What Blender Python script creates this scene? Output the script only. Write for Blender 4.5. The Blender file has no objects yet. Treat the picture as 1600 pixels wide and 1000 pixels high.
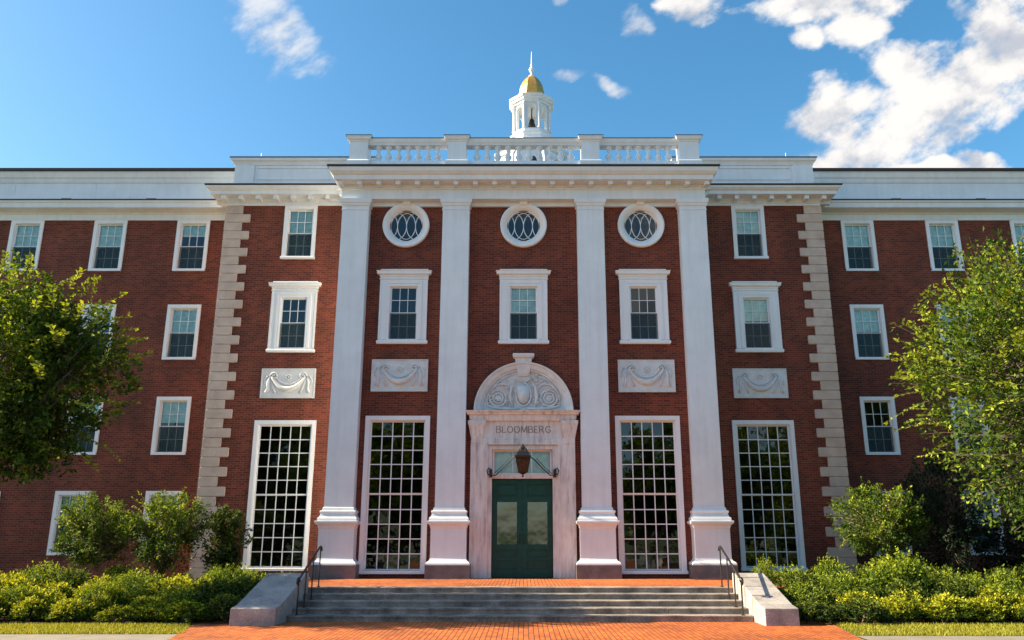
import bpy, math, random
import numpy as np
from mathutils import Vector, Matrix
R = math.radians
S = bpy.context.scene
# ------------------------------------------------------------------ camera, light, exposure
cam_d = bpy.data.cameras.new('camera'); cam = bpy.data.objects.new('camera', cam_d)
S.collection.objects.link(cam); S.camera = cam
cam.location = (0, -25.4, 1.80)
cam.rotation_euler = (R(90 + 14.957), 0, 0)
cam_d.sensor_width = 36; cam_d.lens = 36 * 1270 / 1600
cam_d.shift_x = -18 / 1600
cam_d.clip_end = 5000
SUN_EL, SUN_BACK = 31.0, 0.6
sd = Vector((-math.cos(R(SUN_EL)) * math.cos(R(SUN_BACK)), math.cos(R(SUN_EL)) * math.sin(R(SUN_BACK)), math.sin(R(SUN_EL))))
ld = bpy.data.lights.new('sun', 'SUN'); ld.energy = 5.0; ld.angle = R(0.5); ld.color = (1.0, 0.82, 0.56)
lo = bpy.data.objects.new('sun', ld); S.collection.objects.link(lo)
lo.rotation_euler = sd.to_track_quat('Z', 'Y').to_euler()
S.view_settings.view_transform = 'Standard'; S.view_settings.look = 'None'
S.view_settings.exposure = 1.68; S.view_settings.gamma = 1
SKY_STRENGTH = 0.070

def wire_world():
    w = bpy.data.worlds.new('World'); S.world = w; w.use_nodes = True
    nt = w.node_tree; nt.nodes.clear(); N = nt.nodes.new; L = nt.links.new
    sky = N('ShaderNodeTexSky'); sky.sky_type = 'NISHITA'; sky.sun_disc = False
    sky.sun_elevation = R(SUN_EL); sky.sun_rotation = R(-(90 - SUN_BACK)); sky.altitude = 50
    sky.air_density = 1.0; sky.dust_density = 1.1; sky.ozone_density = 1.5
    hs = N('ShaderNodeHueSaturation'); hs.inputs['Saturation'].default_value = 1.32; hs.inputs['Value'].default_value = 1.08; hs.inputs['Hue'].default_value = 0.488
    L(sky.outputs[0], hs.inputs['Color'])
    geo = N('ShaderNodeTexCoord'); sep = N('ShaderNodeSeparateXYZ'); L(geo.outputs['Generated'], sep.inputs[0])
    def M(op, a, b=None, c=None):
        n = N('ShaderNodeMath'); n.operation = op
        for i, v in enumerate((a, b, c)):
            if v is None: continue
            if isinstance(v, (int, float)): n.inputs[i].default_value = v
            else: L(v, n.inputs[i])
        return n.outputs[0]
    ay = M('MAXIMUM', M('ABSOLUTE', sep.outputs[1]), 0.05)
    gx = M('DIVIDE', sep.outputs[0], ay); gz = M('DIVIDE', sep.outputs[2], ay)
    front = M('GREATER_THAN', sep.outputs[1], 0.05)
    cmb = N('ShaderNodeCombineXYZ'); L(gx, cmb.inputs[0]); L(gz, cmb.inputs[1])
    no = N('ShaderNodeTexNoise'); no.inputs['Scale'].default_value = 24; no.inputs['Detail'].default_value = 9; no.inputs['Roughness'].default_value = 0.58
    mpc = N('ShaderNodeMapping'); mpc.vector_type = 'POINT'; mpc.inputs['Rotation'].default_value = (0, 0, R(-36)); mpc.inputs['Scale'].default_value = (0.62, 1.0, 1.0)
    rtc = N('ShaderNodeVectorRotate'); rtc.rotation_type = 'Z_AXIS'; rtc.inputs['Angle'].default_value = R(-36); L(cmb.outputs[0], rtc.inputs['Vector'])
    mpc.inputs['Rotation'].default_value = (0, 0, 0); L(rtc.outputs[0], mpc.inputs[0]); L(mpc.outputs[0], no.inputs['Vector'])
    no2 = N('ShaderNodeTexNoise'); no2.inputs['Scale'].default_value = 7; no2.inputs['Detail'].default_value = 6; no2.inputs['Roughness'].default_value = 0.55
    L(cmb.outputs[0], no2.inputs['Vector'])
    wc = N('ShaderNodeTexNoise'); wc.inputs['Scale'].default_value = 9; wc.inputs['Detail'].default_value = 5; L(cmb.outputs[0], wc.inputs['Vector'])
    ws = N('ShaderNodeSeparateColor'); L(wc.outputs['Color'], ws.inputs[0])
    gx = M('ADD', gx, M('MULTIPLY', M('SUBTRACT', ws.outputs[0], 0.5), 0.075)); gz = M('ADD', gz, M('MULTIPLY', M('SUBTRACT', ws.outputs[1], 0.5), 0.06))
    f = 1270.0; th = R(14.957)
    def g(u, v):
        a = (u - 818) / f; b = (500 - v) / f; k = math.cos(th) - b * math.sin(th)
        return a / k, (math.sin(th) + b * math.cos(th)) / k
    def blob(u, v, rx, ry, rot):                                # an elliptical bank of cloud at its own bearing and height
        cx, cz = g(u, v); s = 0.00092
        dx = M('SUBTRACT', gx, cx); dz = M('SUBTRACT', gz, cz)
        c, n = math.cos(R(rot)), math.sin(R(rot))
        p = M('ADD', M('MULTIPLY', dx, c), M('MULTIPLY', dz, n)); q = M('SUBTRACT', M('MULTIPLY', dz, c), M('MULTIPLY', dx, n))
        p = M('DIVIDE', p, rx * s); q = M('DIVIDE', q, ry * s)
        return M('SUBTRACT', 1.0, M('ADD', M('MULTIPLY', p, p), M('MULTIPLY', q, q)))
    def field(bl):
        d = None
        for b in bl:
            x = M('MAXIMUM', blob(*b), -4.0)
            d = x if d is None else M('SMOOTH_MAX', d, x, 0.5)
        return d
    thick = field([(1490, 150, 210, 60, 34), (1318, 170, 66, 52, 30), (1420, 100, 55, 42, 0), (1345, 250, 95, 30, 8), (1575, 60, 60, 80, 0),
                   (1400, 220, 85, 45, 30), (1530, 252, 38, 16, 0), (1450, 262, 120, 14, 0), (1075, 8, 48, 30, 0), (1290, 10, 115, 36, 0), (1335, 45, 52, 34, 0),
                   (1268, 60, 26, 20, 30)])
    thin = field([(438, 55, 95, 50, -50), (957, 140, 24, 15, -40), (900, 124, 34, 11, -5), (985, 32, 26, 30, 30), (880, 6, 14, 12, 0), (1510, 15, 22, 22, 0), (400, 10, 50, 24, -20)])
    def sm(x, a, b):
        n = N('ShaderNodeMapRange'); n.interpolation_type = 'SMOOTHSTEP'; L(x, n.inputs[0]); n.inputs[1].default_value = a; n.inputs[2].default_value = b
        return n.outputs[0]
    nn = M('SUBTRACT', no.outputs[0], 0.5)
    al1 = sm(M('ADD', thick, M('MULTIPLY', nn, 4.2)), -0.55, 0.75)
    al2 = M('MULTIPLY', sm(M('ADD', thin, M('MULTIPLY', nn, 5.0)), -0.4, 1.7), 0.75)
    alf = M('MULTIPLY', M('MAXIMUM', al1, al2), front)
    # unseen cloud behind the camera, added to lift the ambient light
    n3 = N('ShaderNodeTexNoise'); n3.inputs['Scale'].default_value = 3.0; n3.inputs['Detail'].default_value = 7; L(geo.outputs['Generated'], n3.inputs['Vector'])
    alb = M('MULTIPLY', M('MULTIPLY', sm(n3.outputs[0], 0.58, 0.70), M('SUBTRACT', 1.0, front)), sm(sep.outputs[2], 0.05, 0.2))
    al = M('MAXIMUM', alf, alb)
    cr = N('ShaderNodeMix'); cr.data_type = 'RGBA'
    cr.inputs[6].default_value = (2.6, 2.75, 3.1, 1); cr.inputs[7].default_value = (4.6, 4.45, 4.3, 1)
    L(sm(M('ADD', M('MULTIPLY', nn, 0.5), no2.outputs[0]), 0.34, 0.56), cr.inputs[0])
    mx = N('ShaderNodeMix'); mx.data_type = 'RGBA'; L(al, mx.inputs[0]); L(hs.outputs[0], mx.inputs[6]); L(cr.outputs[2], mx.inputs[7])
    bg = N('ShaderNodeBackground'); bg.inputs[1].default_value = SKY_STRENGTH; L(mx.outputs[2], bg.inputs[0])
    out = N('ShaderNodeOutputWorld'); L(bg.outputs[0], out.inputs[0])
wire_world()

# ------------------------------------------------------------------ materials
class NT:
    def __init__(s, name):
        m = bpy.data.materials.new(name); m.use_nodes = True; s.m = m; s.nt = m.node_tree; s.nt.nodes.clear()
    def N(s, t, **kw):
        n = s.nt.nodes.new(t)
        for k, v in kw.items():
            if k in n.inputs: n.inputs[k].default_value = v
            else: setattr(n, k, v)
        return n
    def L(s, a, b): s.nt.links.new(a, b)
    def out(s, sh): o = s.N('ShaderNodeOutputMaterial'); s.L(sh, o.inputs[0]); return s.m
    def ramp(s, fac, stops):
        r = s.N('ShaderNodeValToRGB'); e = r.color_ramp.elements
        while len(e) < len(stops): e.new(0.5)
        for x, (p, c) in zip(e, stops): x.position = p; x.color = (*c, 1)
        s.L(fac, r.inputs[0]); return r.outputs[0]
    def obj(s): return s.N('ShaderNodeTexCoord').outputs['Object']
    def noise(s, vec, scale, detail=4, rough=0.5, sc=None):
        if sc:
            mp = s.N('ShaderNodeMapping'); mp.inputs['Scale'].default_value = sc; s.L(vec, mp.inputs[0]); vec = mp.outputs[0]
        n = s.N('ShaderNodeTexNoise'); n.inputs['Scale'].default_value = scale; n.inputs['Detail'].default_value = detail; n.inputs['Roughness'].default_value = rough
        s.L(vec, n.inputs['Vector']); return n.outputs[0]
    def mix(s, fac, a, b, mode='MIX'):
        n = s.N('ShaderNodeMix'); n.data_type = 'RGBA'; n.blend_type = mode
        for i, v in ((0, fac), (6, a), (7, b)):
            if isinstance(v, (int, float)): n.inputs[i].default_value = v
            elif isinstance(v, tuple): n.inputs[i].default_value = (*v, 1)
            else: s.L(v, n.inputs[i])
        return n.outputs[2]
    def bump(s, h, strength=0.3, dist=0.01):
        b = s.N('ShaderNodeBump'); b.inputs['Strength'].default_value = strength; b.inputs['Distance'].default_value = dist; s.L(h, b.inputs['Height']); return b.outputs[0]
    def bsdf(s, col, rough=0.6, normal=None, **kw):
        p = s.N('ShaderNodeBsdfPrincipled')
        if isinstance(col, tuple): p.inputs['Base Color'].default_value = (*col, 1)
        else: s.L(col, p.inputs['Base Color'])
        if isinstance(rough, (int, float)): p.inputs['Roughness'].default_value = rough
        else: s.L(rough, p.inputs['Roughness'])
        if normal: s.L(normal, p.inputs['Normal'])
        for k, v in kw.items(): p.inputs[k.replace('_', ' ')].default_value = v
        return p.outputs[0]

def brick_mat(name, c1, c2, mortar, flat=False, bw=0.21, rh=0.073, ms=0.007):
    t = NT(name); o = t.obj(); sp = t.N('ShaderNodeSeparateXYZ'); t.L(o, sp.inputs[0]); cb = t.N('ShaderNodeCombineXYZ')
    if flat: t.L(sp.outputs[1], cb.inputs[0]); t.L(sp.outputs[0], cb.inputs[1])
    else:
        a = t.N('ShaderNodeMath'); a.operation = 'ADD'; t.L(sp.outputs[0], a.inputs[0]); t.L(sp.outputs[1], a.inputs[1])
        t.L(a.outputs[0], cb.inputs[0]); t.L(sp.outputs[2], cb.inputs[1])
    b = t.N('ShaderNodeTexBrick'); t.L(cb.outputs[0], b.inputs[0]); b.offset = 0.5
    b.inputs['Scale'].default_value = 1; b.inputs['Brick Width'].default_value = bw; b.inputs['Row Height'].default_value = rh
    b.inputs['Mortar Size'].default_value = ms; b.inputs['Mortar Smooth'].default_value = 0.2; b.inputs['Bias'].default_value = -0.1
    b.inputs['Color1'].default_value = (*c1, 1); b.inputs['Color2'].default_value = (*c2, 1); b.inputs['Mortar'].default_value = (*mortar, 1)
    big = t.noise(o, 0.5, 5, 0.6); fine = t.noise(o, 30, 3)
    col = t.mix(1.0, b.outputs[0], t.ramp(big, [(0.3, (0.62, 0.60, 0.60)), (0.7, (1.30, 1.24, 1.16))]), 'MULTIPLY')
    col = t.mix(1.0, col, t.ramp(fine, [(0.3, (0.82, 0.82, 0.82)), (0.7, (1.18, 1.15, 1.12))]), 'MULTIPLY')
    if not flat:
        st = t.noise(o, 1.0, 5, 0.6, (2.2, 2.2, 0.25))
        col = t.mix(1.0, col, t.ramp(st, [(0.35, (0.86, 0.86, 0.86)), (0.6, (1.04, 1.04, 1.04))]), 'MULTIPLY')
    inv = t.N('ShaderNodeMath'); inv.operation = 'SUBTRACT'; inv.inputs[0].default_value = 1; t.L(b.outputs[1], inv.inputs[1])
    ad = t.N('ShaderNodeMath'); ad.operation = 'MULTIPLY_ADD'; t.L(fine, ad.inputs[0]); ad.inputs[1].default_value = 0.5; t.L(inv.outputs[0], ad.inputs[2])
    return t.out(t.bsdf(col, 0.85, t.bump(ad.outputs[0], 0.6, 0.006)))

def paint_mat(name, c, var=0.1, rough=0.5, streak=0.12):
    t = NT(name); o = t.obj()
    a = t.noise(o, 1.3, 5, 0.6); st = t.noise(o, 2.0, 5, 0.6, (3, 3, 0.22)); fi = t.noise(o, 45, 3)
    col = t.mix(1.0, c, t.ramp(a, [(0.3, (1 - var,) * 3), (0.7, (1, 1, 1))]), 'MULTIPLY')
    col = t.mix(1.0, col, t.ramp(st, [(0.32, (1 - streak, 1 - streak, 1 - streak * 1.1)), (0.55, (1, 1, 1))]), 'MULTIPLY')
    return t.out(t.bsdf(col, rough, t.bump(fi, 0.12, 0.004)))

def stone_mat(name, c1, c2, scale=5, rough=0.8, spk=0.0, bump=0.3):
    t = NT(name); o = t.obj(); a = t.noise(o, scale, 7, 0.65); b = t.noise(o, 60, 2)
    col = t.ramp(a, [(0.3, c1), (0.7, c2)])
    if spk: col = t.mix(1.0, col, t.ramp(b, [(0.35, (1 - spk,) * 3), (0.65, (1 + spk,) * 3)]), 'MULTIPLY')
    return t.out(t.bsdf(col, rough, t.bump(b, bump, 0.005)))

def marble_mat():
    t = NT('veined_marble'); o = t.obj()
    v = t.noise(o, 1.6, 8, 0.72, (5, 5, 0.6)); w = t.noise(o, 2.2, 4, 0.6); fi = t.noise(o, 50, 2)
    col = t.ramp(v, [(0.33, (0.42, 0.36, 0.36)), (0.42, (0.60, 0.55, 0.54)), (0.52, (0.74, 0.70, 0.68)), (0.7, (0.80, 0.77, 0.75))])
    col = t.mix(1.0, col, t.ramp(w, [(0.3, (0.86, 0.83, 0.80)), (0.65, (1, 1, 1))]), 'MULTIPLY')
    return t.out(t.bsdf(col, 0.5, t.bump(fi, 0.15, 0.004)))

def simple(name, c, rough=0.5, **kw):
    t = NT(name); o = t.obj(); a = t.noise(o, 6, 4)
    col = t.mix(1.0, c, t.ramp(a, [(0.3, (0.8, 0.8, 0.8)), (0.7, (1.12, 1.12, 1.12))]), 'MULTIPLY')
    return t.out(t.bsdf(col, rough, None, **kw))

def glass_mat(name, ior, tint, wob=0.02):
    t = NT(name); o = t.obj(); n = t.noise(o, 1.7, 2)
    fr = t.N('ShaderNodeFresnel'); fr.inputs[0].default_value = ior
    tr = t.N('ShaderNodeBsdfTransparent'); tr.inputs[0].default_value = (*tint, 1)
    gl = t.N('ShaderNodeBsdfGlossy'); gl.inputs['Roughness'].default_value = 0.015; gl.inputs[0].default_value = (0.85, 0.97, 1, 1)
    t.L(t.bump(n, 0.35, wob), gl.inputs['Normal'])
    mx = t.N('ShaderNodeMixShader'); t.L(fr.outputs[0], mx.inputs[0]); t.L(tr.outputs[0], mx.inputs[1]); t.L(gl.outputs[0], mx.inputs[2])
    return t.out(mx.outputs[0])

def screen_mat():
    t = NT('insect_screen'); tr = t.N('ShaderNodeBsdfTransparent'); d = t.bsdf((0.02, 0.05, 0.06), 0.8)
    mx = t.N('ShaderNodeMixShader'); mx.inputs[0].default_value = 0.62; t.L(tr.outputs[0], mx.inputs[1]); t.L(d, mx.inputs[2]); return t.out(mx.outputs[0])

def leaf_mat(name, dark, mid, lite, trans=0.35):
    t = NT(name); at = t.N('ShaderNodeAttribute'); at.attribute_name = 'tint'
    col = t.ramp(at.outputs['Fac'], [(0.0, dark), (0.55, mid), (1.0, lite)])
    d = t.bsdf(col, 0.7, None, Specular_IOR_Level=0.2); tr = t.N('ShaderNodeBsdfTranslucent')
    t.L(t.mix(1.0, col, (1.5, 1.35, 0.5), 'MULTIPLY'), tr.inputs[0])
    mx = t.N('ShaderNodeMixShader'); mx.inputs[0].default_value = trans; t.L(d, mx.inputs[1]); t.L(tr.outputs[0], mx.inputs[2])
    return t.out(mx.outputs[0])

MAT = dict(
    brick=brick_mat('red_brick', (0.195, 0.036, 0.015), (0.080, 0.015, 0.009), (0.20, 0.095, 0.065)),
    paving=brick_mat('brick_paving', (0.50, 0.135, 0.016), (0.31, 0.066, 0.009), (0.035, 0.010, 0.005), True, 0.2, 0.1, 0.008),
    paint=paint_mat('white_paint', (0.76, 0.80, 0.85), 0.12, 0.5, 0.07),
    trim=paint_mat('window_white_paint', (0.82, 0.83, 0.85), 0.06, 0.45, 0.06),
    panel=stone_mat('pale_limestone', (0.56, 0.57, 0.57), (0.72, 0.74, 0.76), 4),
    marble=marble_mat(),
    quoin=stone_mat('buff_sandstone', (0.45, 0.335, 0.275), (0.62, 0.49, 0.41), 2.2, 0.85, 0.12),
    granite=stone_mat('grey_granite', (0.10, 0.085, 0.088), (0.19, 0.16, 0.16), 3, 0.7, 0.3),
    cheek=stone_mat('pink_granite', (0.20, 0.185, 0.18), (0.42, 0.395, 0.385), 2.2, 0.7, 0.3),
    step=stone_mat('weathered_step_granite', (0.075, 0.065, 0.055), (0.36, 0.31, 0.27), 2.2, 0.75, 0.35),
    green=simple('dark_green_paint', (0.003, 0.060, 0.044), 0.45, Specular_IOR_Level=0.3),
    iron=simple('black_iron', (0.012, 0.011, 0.011), 0.45),
    metal=simple('dark_roof_metal', (0.035, 0.028, 0.028), 0.6),
    lead=simple('grey_lead_capping', (0.14, 0.15, 0.17), 0.6),
    roof=simple('roof_membrane', (0.12, 0.12, 0.12), 0.9),
    gold=simple('gold_leaf', (0.80, 0.42, 0.09), 0.36, Metallic=0.75),
    bell=simple('aged_bronze', (0.03, 0.035, 0.025), 0.45, Metallic=0.6),
    interior=simple('painted_dim_interior', (0.025, 0.02, 0.018), 0.9),  # near-black colour carries the dimness of unlit rooms
    blind=simple('window_blind', (0.78, 0.93, 0.90), 0.8),
    glass=glass_mat('window_glass', 1.66, (0.90, 0.99, 0.98)),
    doorglass=glass_mat('door_glass', 2.15, (0.35, 0.5, 0.45)),
    screen=screen_mat(),
    dglass=glass_mat('large_window_glass', 1.75, (0.3, 0.33, 0.33)),
    lampglass=glass_mat('lamp_glass', 1.5, (0.35, 0.24, 0.22)),
    letter=simple('cut_letters', (0.27, 0.20, 0.165), 0.8),
    mulch=stone_mat('bark_mulch', (0.03, 0.018, 0.012), (0.08, 0.05, 0.035), 30, 0.95, 0.4, 1.0),
    soil=stone_mat('turf_ground', (0.05, 0.07, 0.02), (0.09, 0.11, 0.03), 3, 0.95, 0.3, 0.6),
    concrete=stone_mat('concrete_path', (0.16, 0.145, 0.12), (0.23, 0.21, 0.18), 2, 0.9, 0.1),
    bark=stone_mat('grey_brown_bark', (0.07, 0.05, 0.04), (0.17, 0.13, 0.10), 8, 0.95, 0.3, 0.8),
    twig=stone_mat('pale_twigs', (0.14, 0.10, 0.07), (0.28, 0.20, 0.15), 8, 0.9, 0.2),
    leaf_a=leaf_mat('deep_green_leaves', (0.014, 0.034, 0.007), (0.075, 0.135, 0.016), (0.32, 0.38, 0.03), 0.35),
    leaf_b=leaf_mat('yellow_green_leaves', (0.010, 0.028, 0.005), (0.060, 0.118, 0.012), (0.30, 0.36, 0.030), 0.30),
    leaf_c=leaf_mat('golden_shrub_leaves', (0.008, 0.024, 0.004), (0.080, 0.130, 0.010), (0.46, 0.46, 0.025), 0.28),
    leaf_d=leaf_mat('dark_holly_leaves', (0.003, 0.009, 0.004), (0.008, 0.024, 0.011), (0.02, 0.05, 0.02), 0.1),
    leaf_e=leaf_mat('green_shrub_leaves', (0.008, 0.020, 0.005), (0.032, 0.062, 0.010), (0.14, 0.18, 0.020), 0.22),
    grass=leaf_mat('lawn_grass', (0.10, 0.13, 0.015), (0.26, 0.27, 0.03), (0.48, 0.42, 0.06), 0.3),
)

# ------------------------------------------------------------------ mesh helpers
COL = S.collection
def link(name, me, mat=None, parent=None, smooth=False):
    o = bpy.data.objects.new(name, me); COL.objects.link(o)
    if mat: me.materials.append(MAT[mat])
    if parent: o.parent = parent
    if smooth: me.polygons.foreach_set('use_smooth', [True] * len(me.polygons))
    return o
def thing(name, label, cat, loc=(0, 0, 0), rz=0, group=None, kind=None):
    o = bpy.data.objects.new(name, None); COL.objects.link(o); o.empty_display_size = 0.2
    o.location = loc; o.rotation_euler = (0, 0, rz); tag(o, label, cat, group, kind); return o
def tag(o, label, cat, group=None, kind=None):
    if label: o['label'] = label
    if cat: o['category'] = cat
    if group: o['group'] = group
    if kind: o['kind'] = kind
    return o

class MB:
    def __init__(s): s.v = []; s.f = []
    def add(s, vs, fs):
        n = len(s.v); s.v += [tuple(p) for p in vs]; s.f += [tuple(i + n for i in f) for f in fs]; return s
    def box(s, x0, x1, y0, y1, z0, z1):
        return s.add([(x0, y0, z0), (x1, y0, z0), (x1, y1, z0), (x0, y1, z0), (x0, y0, z1), (x1, y0, z1), (x1, y1, z1), (x0, y1, z1)],
                     [(0, 3, 2, 1), (4, 5, 6, 7), (0, 1, 5, 4), (1, 2, 6, 5), (2, 3, 7, 6), (3, 0, 4, 7)])
    def bbox(s, x0, x1, y0, y1, z0, z1, b=0.01):               # a box with softened front edges and top
        return s.mould(x0 + b, x1 - b, y0 + b, y1, [(z0, b), (z1 - b, b), (z1, 0)])
    def mould(s, x0, x1, yf, yb, prof):                        # rings of a rectangle pushed out at left, right and front
        n = len(prof); vs = []
        for z, p in prof: vs += [(x0 - p, yb, z), (x0 - p, yf - p, z), (x1 + p, yf - p, z), (x1 + p, yb, z)]
        fs = [(3, 2, 1, 0)]
        for i in range(n - 1):
            a = i * 4
            for k in range(4):
                q = (k + 1) % 4; fs.append((a + k, a + q, a + 4 + q, a + 4 + k))
        a = (n - 1) * 4; fs.append((a, a + 1, a + 2, a + 3)); return s.add(vs, fs)
    def prism(s, pts, y0, y1):                                  # outline in x,z pushed through y (y0 = front)
        n = len(pts); vs = [(x, y0, z) for x, z in pts] + [(x, y1, z) for x, z in pts]
        return s.add(vs, [tuple(range(n)), tuple(range(2 * n - 1, n - 1, -1))] + [(i, i + n, (i + 1) % n + n, (i + 1) % n) for i in range(n)])
    def tube(s, pts, r, n=6, caps=True):
        pts = [Vector(p) for p in pts]; m = len(pts); rr = r if isinstance(r, (list, tuple)) else [r] * m; vs = []; fs = []
        up = Vector((0.31, 0.22, 0.93))
        for i, p in enumerate(pts):
            d = (pts[min(i + 1, m - 1)] - pts[max(i - 1, 0)]).normalized()
            a = d.cross(up)
            if a.length < 1e-3: a = d.cross(Vector((1, 0, 0)))
            a.normalize(); b = d.cross(a)
            for k in range(n):
                t = 2 * math.pi * k / n; vs.append(p + (a * math.cos(t) + b * math.sin(t)) * rr[i])
        for i in range(m - 1):
            for k in range(n):
                q = (k + 1) % n; fs.append((i * n + k, i * n + q, (i + 1) * n + q, (i + 1) * n + k))
        if caps: fs += [tuple(range(n - 1, -1, -1)), tuple(range((m - 1) * n, m * n))]
        return s.add(vs, fs)
    def lathe(s, cx, cy, prof, n=12, rot=0.0):                  # prof (z, r)
        vs = []; fs = []
        for z, r in prof:
            for k in range(n):
                t = rot + 2 * math.pi * k / n; vs.append((cx + r * math.cos(t), cy + r * math.sin(t), z))
        for i in range(len(prof) - 1):
            for k in range(n):
                q = (k + 1) % n; fs.append((i * n + k, i * n + q, (i + 1) * n + q, (i + 1) * n + k))
        fs += [tuple(range(n - 1, -1, -1)), tuple(range((len(prof) - 1) * n, len(prof) * n))]
        return s.add(vs, fs)
    def ring(s, cx, cz, prof, a0=0, a1=360, n=48):              # profile (radius, y) swept round an axis along y
        full = abs(a1 - a0) >= 360; m = n if full else n + 1; k = len(prof); vs = []
        for i in range(m):
            t = R(a0 + (a1 - a0) * i / n); vs += [(cx + r * math.cos(t), y, cz + r * math.sin(t)) for r, y in prof]
        fs = []
        for i in range(n):
            a = i * k; b = ((i + 1) % m) * k
            for j in range(k - 1): fs.append((a + j, a + j + 1, b + j + 1, b + j))
        return s.add(vs, fs)
    def me(s, name, bevel=0):
        m = bpy.data.meshes.new(name); m.from_pydata(s.v, [], s.f); m.update(); return m
    def build(s, name, mat, parent=None, smooth=False, label=None):
        import bmesh
        m = s.me(name); bm = bmesh.new(); bm.from_mesh(m); bmesh.ops.recalc_face_normals(bm, faces=bm.faces); bm.to_mesh(m); bm.free()
        o = link(name, m, mat, parent, smooth)
        if label: o['label'] = label
        return o

# ------------------------------------------------------------------ ground
def sheet(name, pts, z, mat, label, cat='ground'):
    m = MB().add([(x, y, z) for x, y in pts], [tuple(range(len(pts)))]).me(name); o = link(name, m, mat); tag(o, None, None, None, 'structure'); return o
sheet('ground', [(-400, -400), (400, -400), (400, 400), (-400, 400)], -0.03, 'soil', '')
sheet('mulch_bed', [(-30, -7.05), (30, -7.05), (30, 3), (-30, 3)], -0.012, 'mulch', '')
sheet('brick_plaza', [(-7.15, -6.2), (-7.05, -7.0), (-6.5, -9.4), (-6.3, -11.5), (-6.2, -23), (6.0, -23), (6.05, -11.5), (6.2, -9.4), (6.62, -7.0), (6.7, -6.2)], 0.0, 'paving', '')
sheet('concrete_path', [(-40, -34), (40, -34), (40, -23.0), (-40, -23.0)], -0.004, 'concrete', '')  # added out of view: neutral ground that cuts the paving's pink bounce
sheet('concrete_path', [(-40, -8.9), (-6.52, -8.75), (-6.33, -11.5), (-40, -11.5)], -0.004, 'concrete', '')
sheet('concrete_path', [(40, -9.6), (40, -12.5), (6.02, -12.5), (6.3, -9.0)], -0.004, 'concrete', '')

# ------------------------------------------------------------------ the building
B = thing('brick_building', 'red brick academic hall with white pilasters, balustrade and rows of sash windows', 'building')
def wall(x0, x1, z0, z1, y, holes, depth=0.32, back=None, name='wall', sides=()):
    xs = sorted({x0, x1, *[h[0] for h in holes], *[h[1] for h in holes]}); zs = sorted({z0, z1, *[h[2] for h in holes], *[h[3] for h in holes]})
    mb = MB()
    for i in range(len(xs) - 1):
        for j in range(len(zs) - 1):
            cx, cz = (xs[i] + xs[i + 1]) / 2, (zs[j] + zs[j + 1]) / 2
            if any(h[0] < cx < h[1] and h[2] < cz < h[3] for h in holes): continue
            a, b, c, d = xs[i], xs[i + 1], zs[j], zs[j + 1]
            mb.add([(a, y, c), (b, y, c), (b, y, d), (a, y, d)], [(0, 1, 2, 3)])
    for a, b, c, d in holes:
        y2 = y + depth
        mb.add([(a, y, c), (b, y, c), (b, y, d), (a, y, d), (a, y2, c), (b, y2, c), (b, y2, d), (a, y2, d)], [(0, 4, 5, 1), (1, 5, 6, 2), (2, 6, 7, 3), (3, 7, 4, 0)])
    for sx, yb in sides: mb.add([(sx, y, z0), (sx, yb, z0), (sx, yb, z1), (sx, y, z1)], [(0, 1, 2, 3)])
    return mb.build(name, 'brick', B)

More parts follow.
